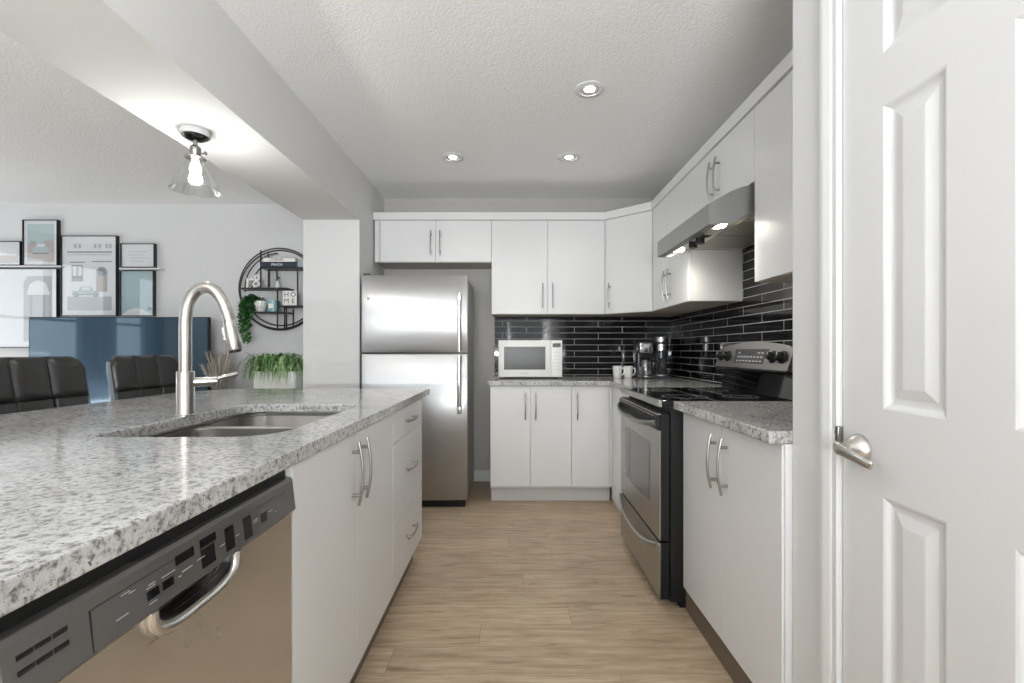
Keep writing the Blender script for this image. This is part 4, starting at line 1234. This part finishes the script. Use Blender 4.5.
for x0, x1, y, lab in ((-30, 60.5, 266.2, 'white picture ledge under the upright car print'), (118.8, 160, 268.6, 'short white picture ledge under the handwritten print')):
    Y = 4.24; b = MB(TRIM); b.box(wx(x0, Y), wx(x1, Y), Y, YW - .001, wz(y + .7, Y), wz(y - .7, Y), bev=.001); tag(b.build('picture_ledge'), lab, 'shelf')

# round wall shelf
YS = 4.165; q = F_PX / YS
def sx(x): return (x - 513.5) / q
def sz(y): return 1.15 + (350.5 - y) / q
cX, cZ, rS = sx(278.8), sz(288.5), 41.0 / q
ysf, ysb = 4.15, 4.292
t = thing('round_wall_shelf', (cX, 4.29, cZ - rS), 'round black metal wall shelf with offset tiers on the living room wall', 'shelf')
for (yy, r_, dx, dz, rr) in ((ysb - .006, rS, -.050, 0, .006), (ysf + .02, rS * .985, .003, .0, .006)):
    b = MB(BLKMETAL); b.tube([(cX + dx + r_ * math.cos(a), yy, cZ + dz + r_ * math.sin(a)) for a in [2 * math.pi * k / 64 for k in range(65)]], rr, seg=8); b.build('ring', t)
for (r_, a0, a1, yy) in ((rS * .88, 95, 185, ysf + .05), (rS * .76, 105, 180, ysf + .08), (rS * .90, 190, 330, ysf + .06)):
    b = MB(BLKMETAL); b.tube([(cX + r_ * math.cos(R(a)), yy, cZ + r_ * math.sin(R(a))) for a in [a0 + (a1 - a0) * k / 24 for k in range(25)]], .006, seg=8); b.build('inner_arc', t)


def plat(x0, x1, y, name='shelf_board'):
    b = MB(BLKMETAL); b.box(sx(x0), sx(x1), ysf, ysb, sz(y) - .008, sz(y) + .004, bev=.001); b.build(name, t)


plat(261, 316, 267.8); plat(239, 287.5, 288.2); plat(280, 318, 306); plat(251, 286.5, 312.2)
for (x, ya, yb) in ((261.4, 250.5, 288), (298.1, 268.5, 306), (270, 268.5, 287), (278, 289, 328.5), (287, 307, 328)):
    for yy in (ysf + .006, ysb - .008):
        b = MB(BLKMETAL); b.box(sx(x) - .005, sx(x) + .005, yy - .005, yy + .005, sz(yb), sz(ya) - .004 if ya > 252 else sz(ya)); b.build('upright', t)

zt1, zt2, zt3, zt4 = sz(267.8) + .0045, sz(288.2) + .0045, sz(306) + .0045, sz(312.2) + .0045


def book(x0, x1, z, h, m, txt, tm, lab, off=0):
    t = thing('book', (x0, ysf + .07, z), lab, 'book', 'fashion books on the round shelf')
    X0, X1 = sx(x0), sx(x1)
    b = MB(m); b.box(X0, X1, ysf + .004 + off, ysf + .007 + off, z, z + h); b.box(X0, X1, ysf + .004 + off, ysf + .125, z, z + .003); b.box(X0, X1, ysf + .004 + off, ysf + .125, z + h - .003, z + h); b.build('cover', t)
    b = MB(PAGES); b.box(X0 + .003, X1 - .003, ysf + .0072 + off, ysf + .120, z + .0032, z + h - .0032); b.build('pages', t)
    b = MB(tm); b.text(txt, .032, Matrix.Translation(((X0 + X1) / 2 - .02, ysf + .0038 + off, z + h / 2)) @ Matrix.Rotation(R(90), 4, 'X'), tm); b.build('spine_title', t)


book(262.5, 297, zt1, .044, NAVY, 'PRADA', TXTWHITE, 'dark navy book with white capitals lying lower of the pair')
book(263.5, 295.5, zt1 + .0445, .040, CERAM, 'CHANEL', DARKTXT, 'white book with black capitals lying on the navy book', .004)
b = MB(mat('box_green_grey', (.34, .40, .40), .5)); b.box(sx(297.8), sx(308), ysf + .01, ysf + .12, zt1, zt1 + .075, bev=.002); tag(b.build('storage_box'), 'grey green box beside the stacked books on the round shelf', 'box')
# white letter ornament
t = thing('letter_ornament', (sx(252.5), ysf + .05, zt2), 'white standing letter and ampersand on the left of the round shelf', 'ornament')
for s_, xx, sz_, zz in (('r', 247.8, .20, .058), ('&', 256, .165, .058)):
    b = MB(CERAM); b.text(s_, sz_, Matrix.Translation((sx(xx), ysf + .05, zt2 + zz)) @ Matrix.Rotation(R(90), 4, 'X'), CERAM, ext=.012)
    b.build('letter', t)
# bud vase
vx = sx(275); t = thing('bud_vase', (vx, ysf + .06, zt2), 'small white vase with a few dark blossoms under the books', 'vase')
b = MB(CERAM); b.lathe((vx, ysf + .06, zt2), [(0, 0), (.016, 0), (.020, .012), (.018, .04), (.009, .058), (.010, .066), (.007, .066), (.005, .05), (0, .05)], seg=20); b.build('vase', t)
b = MB(DARKTXT, LEAF)
for k in range(5):
    e = (vx + random.uniform(-.01, .03), ysf + .06 + random.uniform(-.02, .02), zt2 + random.uniform(.09, .125)); b.tube([(vx, ysf + .06, zt2 + .052), e], .0012, LEAF, seg=5); b.lathe(e, [(0, -.008), (.008, -.002), (.009, .004), (0, .009)], DARKTXT, seg=8)
b.build('blossom', t)
# HOME block
t = thing('word_block', (sx(290), ysf + .03, zt3), 'white square block reading HOME in two lines', 'ornament')
b = MB(CERAM); b.box(sx(282.9), sx(297), ysf + .012, ysf + .045, zt3, zt3 + .130, bev=.002); wb = b.build('block', t)
for ch, u, v in (('H', -.030, .096), ('O', .030, .096), ('M', -.030, .038), ('E', .030, .038)):
    b = MB(DARKTXT); b.text(ch, .060, Matrix.Translation((sx(290) + u, ysf + .0118, zt3 + v)) @ Matrix.Rotation(R(90), 4, 'X'), DARKTXT); b.build('lettering', wb)
# candle
cvx = sx(271.8); t = thing('candle_jar', (cvx, ysf + .05, zt4), 'teal glass candle jar beside the white ivy bowl', 'candle')
b = MB(TEAL); b.lathe((cvx, ysf + .05, zt4), [(0, 0), (.046, 0), (.049, .004), (.049, .10), (.046, .10), (.046, .075), (0, .075)], seg=32); b.build('jar', t)
b = MB(CERAM); b.box(cvx - .022, cvx + .022, ysf - .0012, ysf + .0012, zt4 + .03, zt4 + .07); b.build('label', t)


def leafmesh(b, p, d, up, L, wd, m):
    d = Vector(d).normalized(); s = d.cross(Vector(up)); s = s.normalized() if s.length > 1e-4 else Vector((1, 0, 0)); n = s.cross(d)
    p = Vector(p); t2 = bmesh.new()
    prof = [(0, .0), (.25, .9), (.5, 1), (.8, .55), (1, 0)]
    mid = [t2.verts.new(p + d * L * a - n * (L * .22 * a * a)) for a, _ in prof]
    for sg in (1, -1):
        e = [t2.verts.new(p + d * L * a + s * sg * wd * w_ + n * (wd * .25 * w_ - L * .22 * a * a)) for a, w_ in prof[1:-1]]
        t2.faces.new((mid[0], mid[1], e[0])); t2.faces.new((mid[1], mid[2], e[1], e[0])); t2.faces.new((mid[2], mid[3], e[2], e[1])); t2.faces.new((mid[3], mid[4], e[2]))
    i = b.mi(m)
    for f in t2.faces: f.material_index = i; f.smooth = True
    me = bpy.data.meshes.new('t'); t2.to_mesh(me); t2.free(); b.bm.from_mesh(me); bpy.data.meshes.remove(me)


# ivy in a patterned bowl
ix, iz = sx(258.6), zt4; iy = ysf + .05
t = thing('trailing_ivy', (ix, iy, iz), 'green ivy trailing from a white patterned bowl on the round shelf', 'houseplant')
b = MB(CERAM, TXTGREY); b.lathe((ix, iy, iz), [(0, 0), (.03, 0), (.045, .02), (.056, .06), (.058, .095), (.054, .095), (.052, .07), (0, .07)], CERAM, seg=36)
for k in range(7):
    a = R(190 + k * 26); b.tube([(ix + .0505 * math.cos(a), iy + .0505 * math.sin(a), iz + .03), (ix + .0585 * math.cos(a + .25), iy + .0585 * math.sin(a + .25), iz + .08)], .0022, TXTGREY, seg=5)
b.build('bowl', t)
b = MB(IVY, LEAF)
random.seed(3)
for k in range(17):
    # strands: up over the rim, left, then hanging down
    ex = ix - random.uniform(.02, .15); drop = random.uniform(.12, .36) if ex < ix - .06 else random.uniform(.0, .08)
    st_ = spline([(ix + random.uniform(-.04, .02), iy + random.uniform(-.02, .02), iz + .08), ((ix + ex) / 2, iy - random.uniform(0, .05), iz + .12 + random.uniform(-.01, .03)), (ex, iy - random.uniform(.03, .08), iz + .06), (ex + random.uniform(-.02, .03), iy - random.uniform(.03, .08), iz + .06 - drop)], 10)
    b.tube(st_, .0012, LEAF, seg=4)
    for p in st_[4:]:
        for _ in range(2):
            leafmesh(b, p, (random.uniform(-1, .6), random.uniform(-1, .2), random.uniform(-1, .5)), (0, -.3, 1), random.uniform(.024, .042), random.uniform(.010, .017), random.choice([IVY, IVY, LEAF]))
for k in range(60): leafmesh(b, (ix + random.uniform(-.08, .03), iy + random.uniform(-.05, .04), iz + .085 + random.uniform(0, .035)), (random.uniform(-1, 1), random.uniform(-1, .3), random.uniform(-.4, .7)), (0, 0, 1), .03, .012, random.choice([IVY, LEAF]))
b.build('foliage', t)

# spider plant in a white planter
YP = 3.93; sxp = wx(276, YP) + .03; pw_ = (297 - 255) * YP / F_PX / 2; pz1 = wz(371, YP)
t = thing('spider_plant', (sxp, YP, .50), 'spider plant spilling over a white rectangular planter', 'houseplant')
b = MB(CERAM, SOIL)
o_l = [rrect(sxp, YP + .02, 2 * pw_ - k, .24 - k, .03, z) for k, z in ((.03, .5005), (.012, .51), (0, pz1 - .01), (.004, pz1), (.016, pz1), (.02, pz1 - .01), (.02, pz1 - .03))]
b.loft(o_l, PLWHITE); b.build('planter', t)
b = MB(SOIL); b.box(sxp - pw_ + .02, sxp + pw_ - .02, YP - .07, YP + .11, pz1 - .032, pz1 - .024); b.build('soil', t)
b = MB(LEAF, LEAF2); random.seed(11)


def blade(b, p, az, L, h, w, m):
    d = Vector((math.cos(az), math.sin(az) * .7, 0)); s = Vector((-d.y, d.x, 0)).normalized(); P = []
    n = 9
    t2 = bmesh.new(); rows_ = []
    for k in range(n + 1):
        u = k / n; c = Vector(p) + d * L * (u ** .9 - .12 * u ** 4) + Vector((0, 0, h * math.sin(u * math.pi * .80) - (u ** 3) * (h * .45 + L * .35)))
        ww = w * (1 - u ** 2.2) * (.6 + .4 * min(1, u * 4)) + .0003
        rows_.append((t2.verts.new(c - s * ww), t2.verts.new(c - Vector((0, 0, ww * .4))), t2.verts.new(c + s * ww)))
    for k in range(n):
        for j in range(2): t2.faces.new((rows_[k][j], rows_[k][j + 1], rows_[k + 1][j + 1], rows_[k + 1][j]))
    i = b.mi(m)
    for f in t2.faces: f.material_index = i; f.smooth = True
    me = bpy.data.meshes.new('t'); t2.to_mesh(me); t2.free(); b.bm.from_mesh(me); bpy.data.meshes.remove(me)


for k in range(300):
    blade(b, (sxp + random.uniform(-.13, .13), YP + random.uniform(-.07, .07), pz1 - .02), random.uniform(0, 2 * math.pi), random.uniform(.14, .30), random.choice([random.uniform(.07, .14), random.uniform(.13, .21)]), random.uniform(.006, .011), random.choice([LEAF, LEAF2, LEAF2]))
for k in range(60):
    blade(b, (sxp - .05 + random.uniform(-.08, .05), YP + random.uniform(-.07, .07), pz1 - .02), math.pi + random.uniform(-1.2, 1.2), random.uniform(.18, .28), random.uniform(.11, .18), random.uniform(.0045, .009), random.choice([LEAF, LEAF2]))
b.build('foliage', t)
# dried grasses
YD = 4.0; gx = wx(219, YD)
t = thing('dried_grass_vase', (gx, YD, .50), 'dried beige grasses in a dark vase beside the television', 'dried plant')
b = MB(DARKG); b.lathe((gx, YD, .5005), [(0, 0), (.06, 0), (.075, .05), (.07, .14), (.045, .22), (.05, .25), (.044, .25), (.04, .22), (0, .2)], seg=28); b.build('vase', t)
b = MB(DRIED); random.seed(5)
for k in range(34):
    ex = gx + random.uniform(-.13, .12); ez = random.uniform(.92, 1.20)
    P = spline([(gx, YD, .72), ((gx * 1.2 + ex) / 2.2, YD + random.uniform(-.04, .04), .88), (ex, YD + random.uniform(-.08, .08), ez)], 7)
    n = len(P); b.tube(P, [.002 if i < n * .45 else .002 + .0065 * math.sin((i / n - .45) / .55 * math.pi) * (.8 + .4 * random.random()) for i in range(n)], seg=6)
    for p in P[n // 2:]:
        for _ in range(14):
            v = Vector((random.uniform(-1, 1), random.uniform(-1, 1), random.uniform(.2, 1.2))).normalized() * random.uniform(.015, .035); b.tube([p, p + v], [.0015, .0005], seg=3)
b.build('grasses', t)
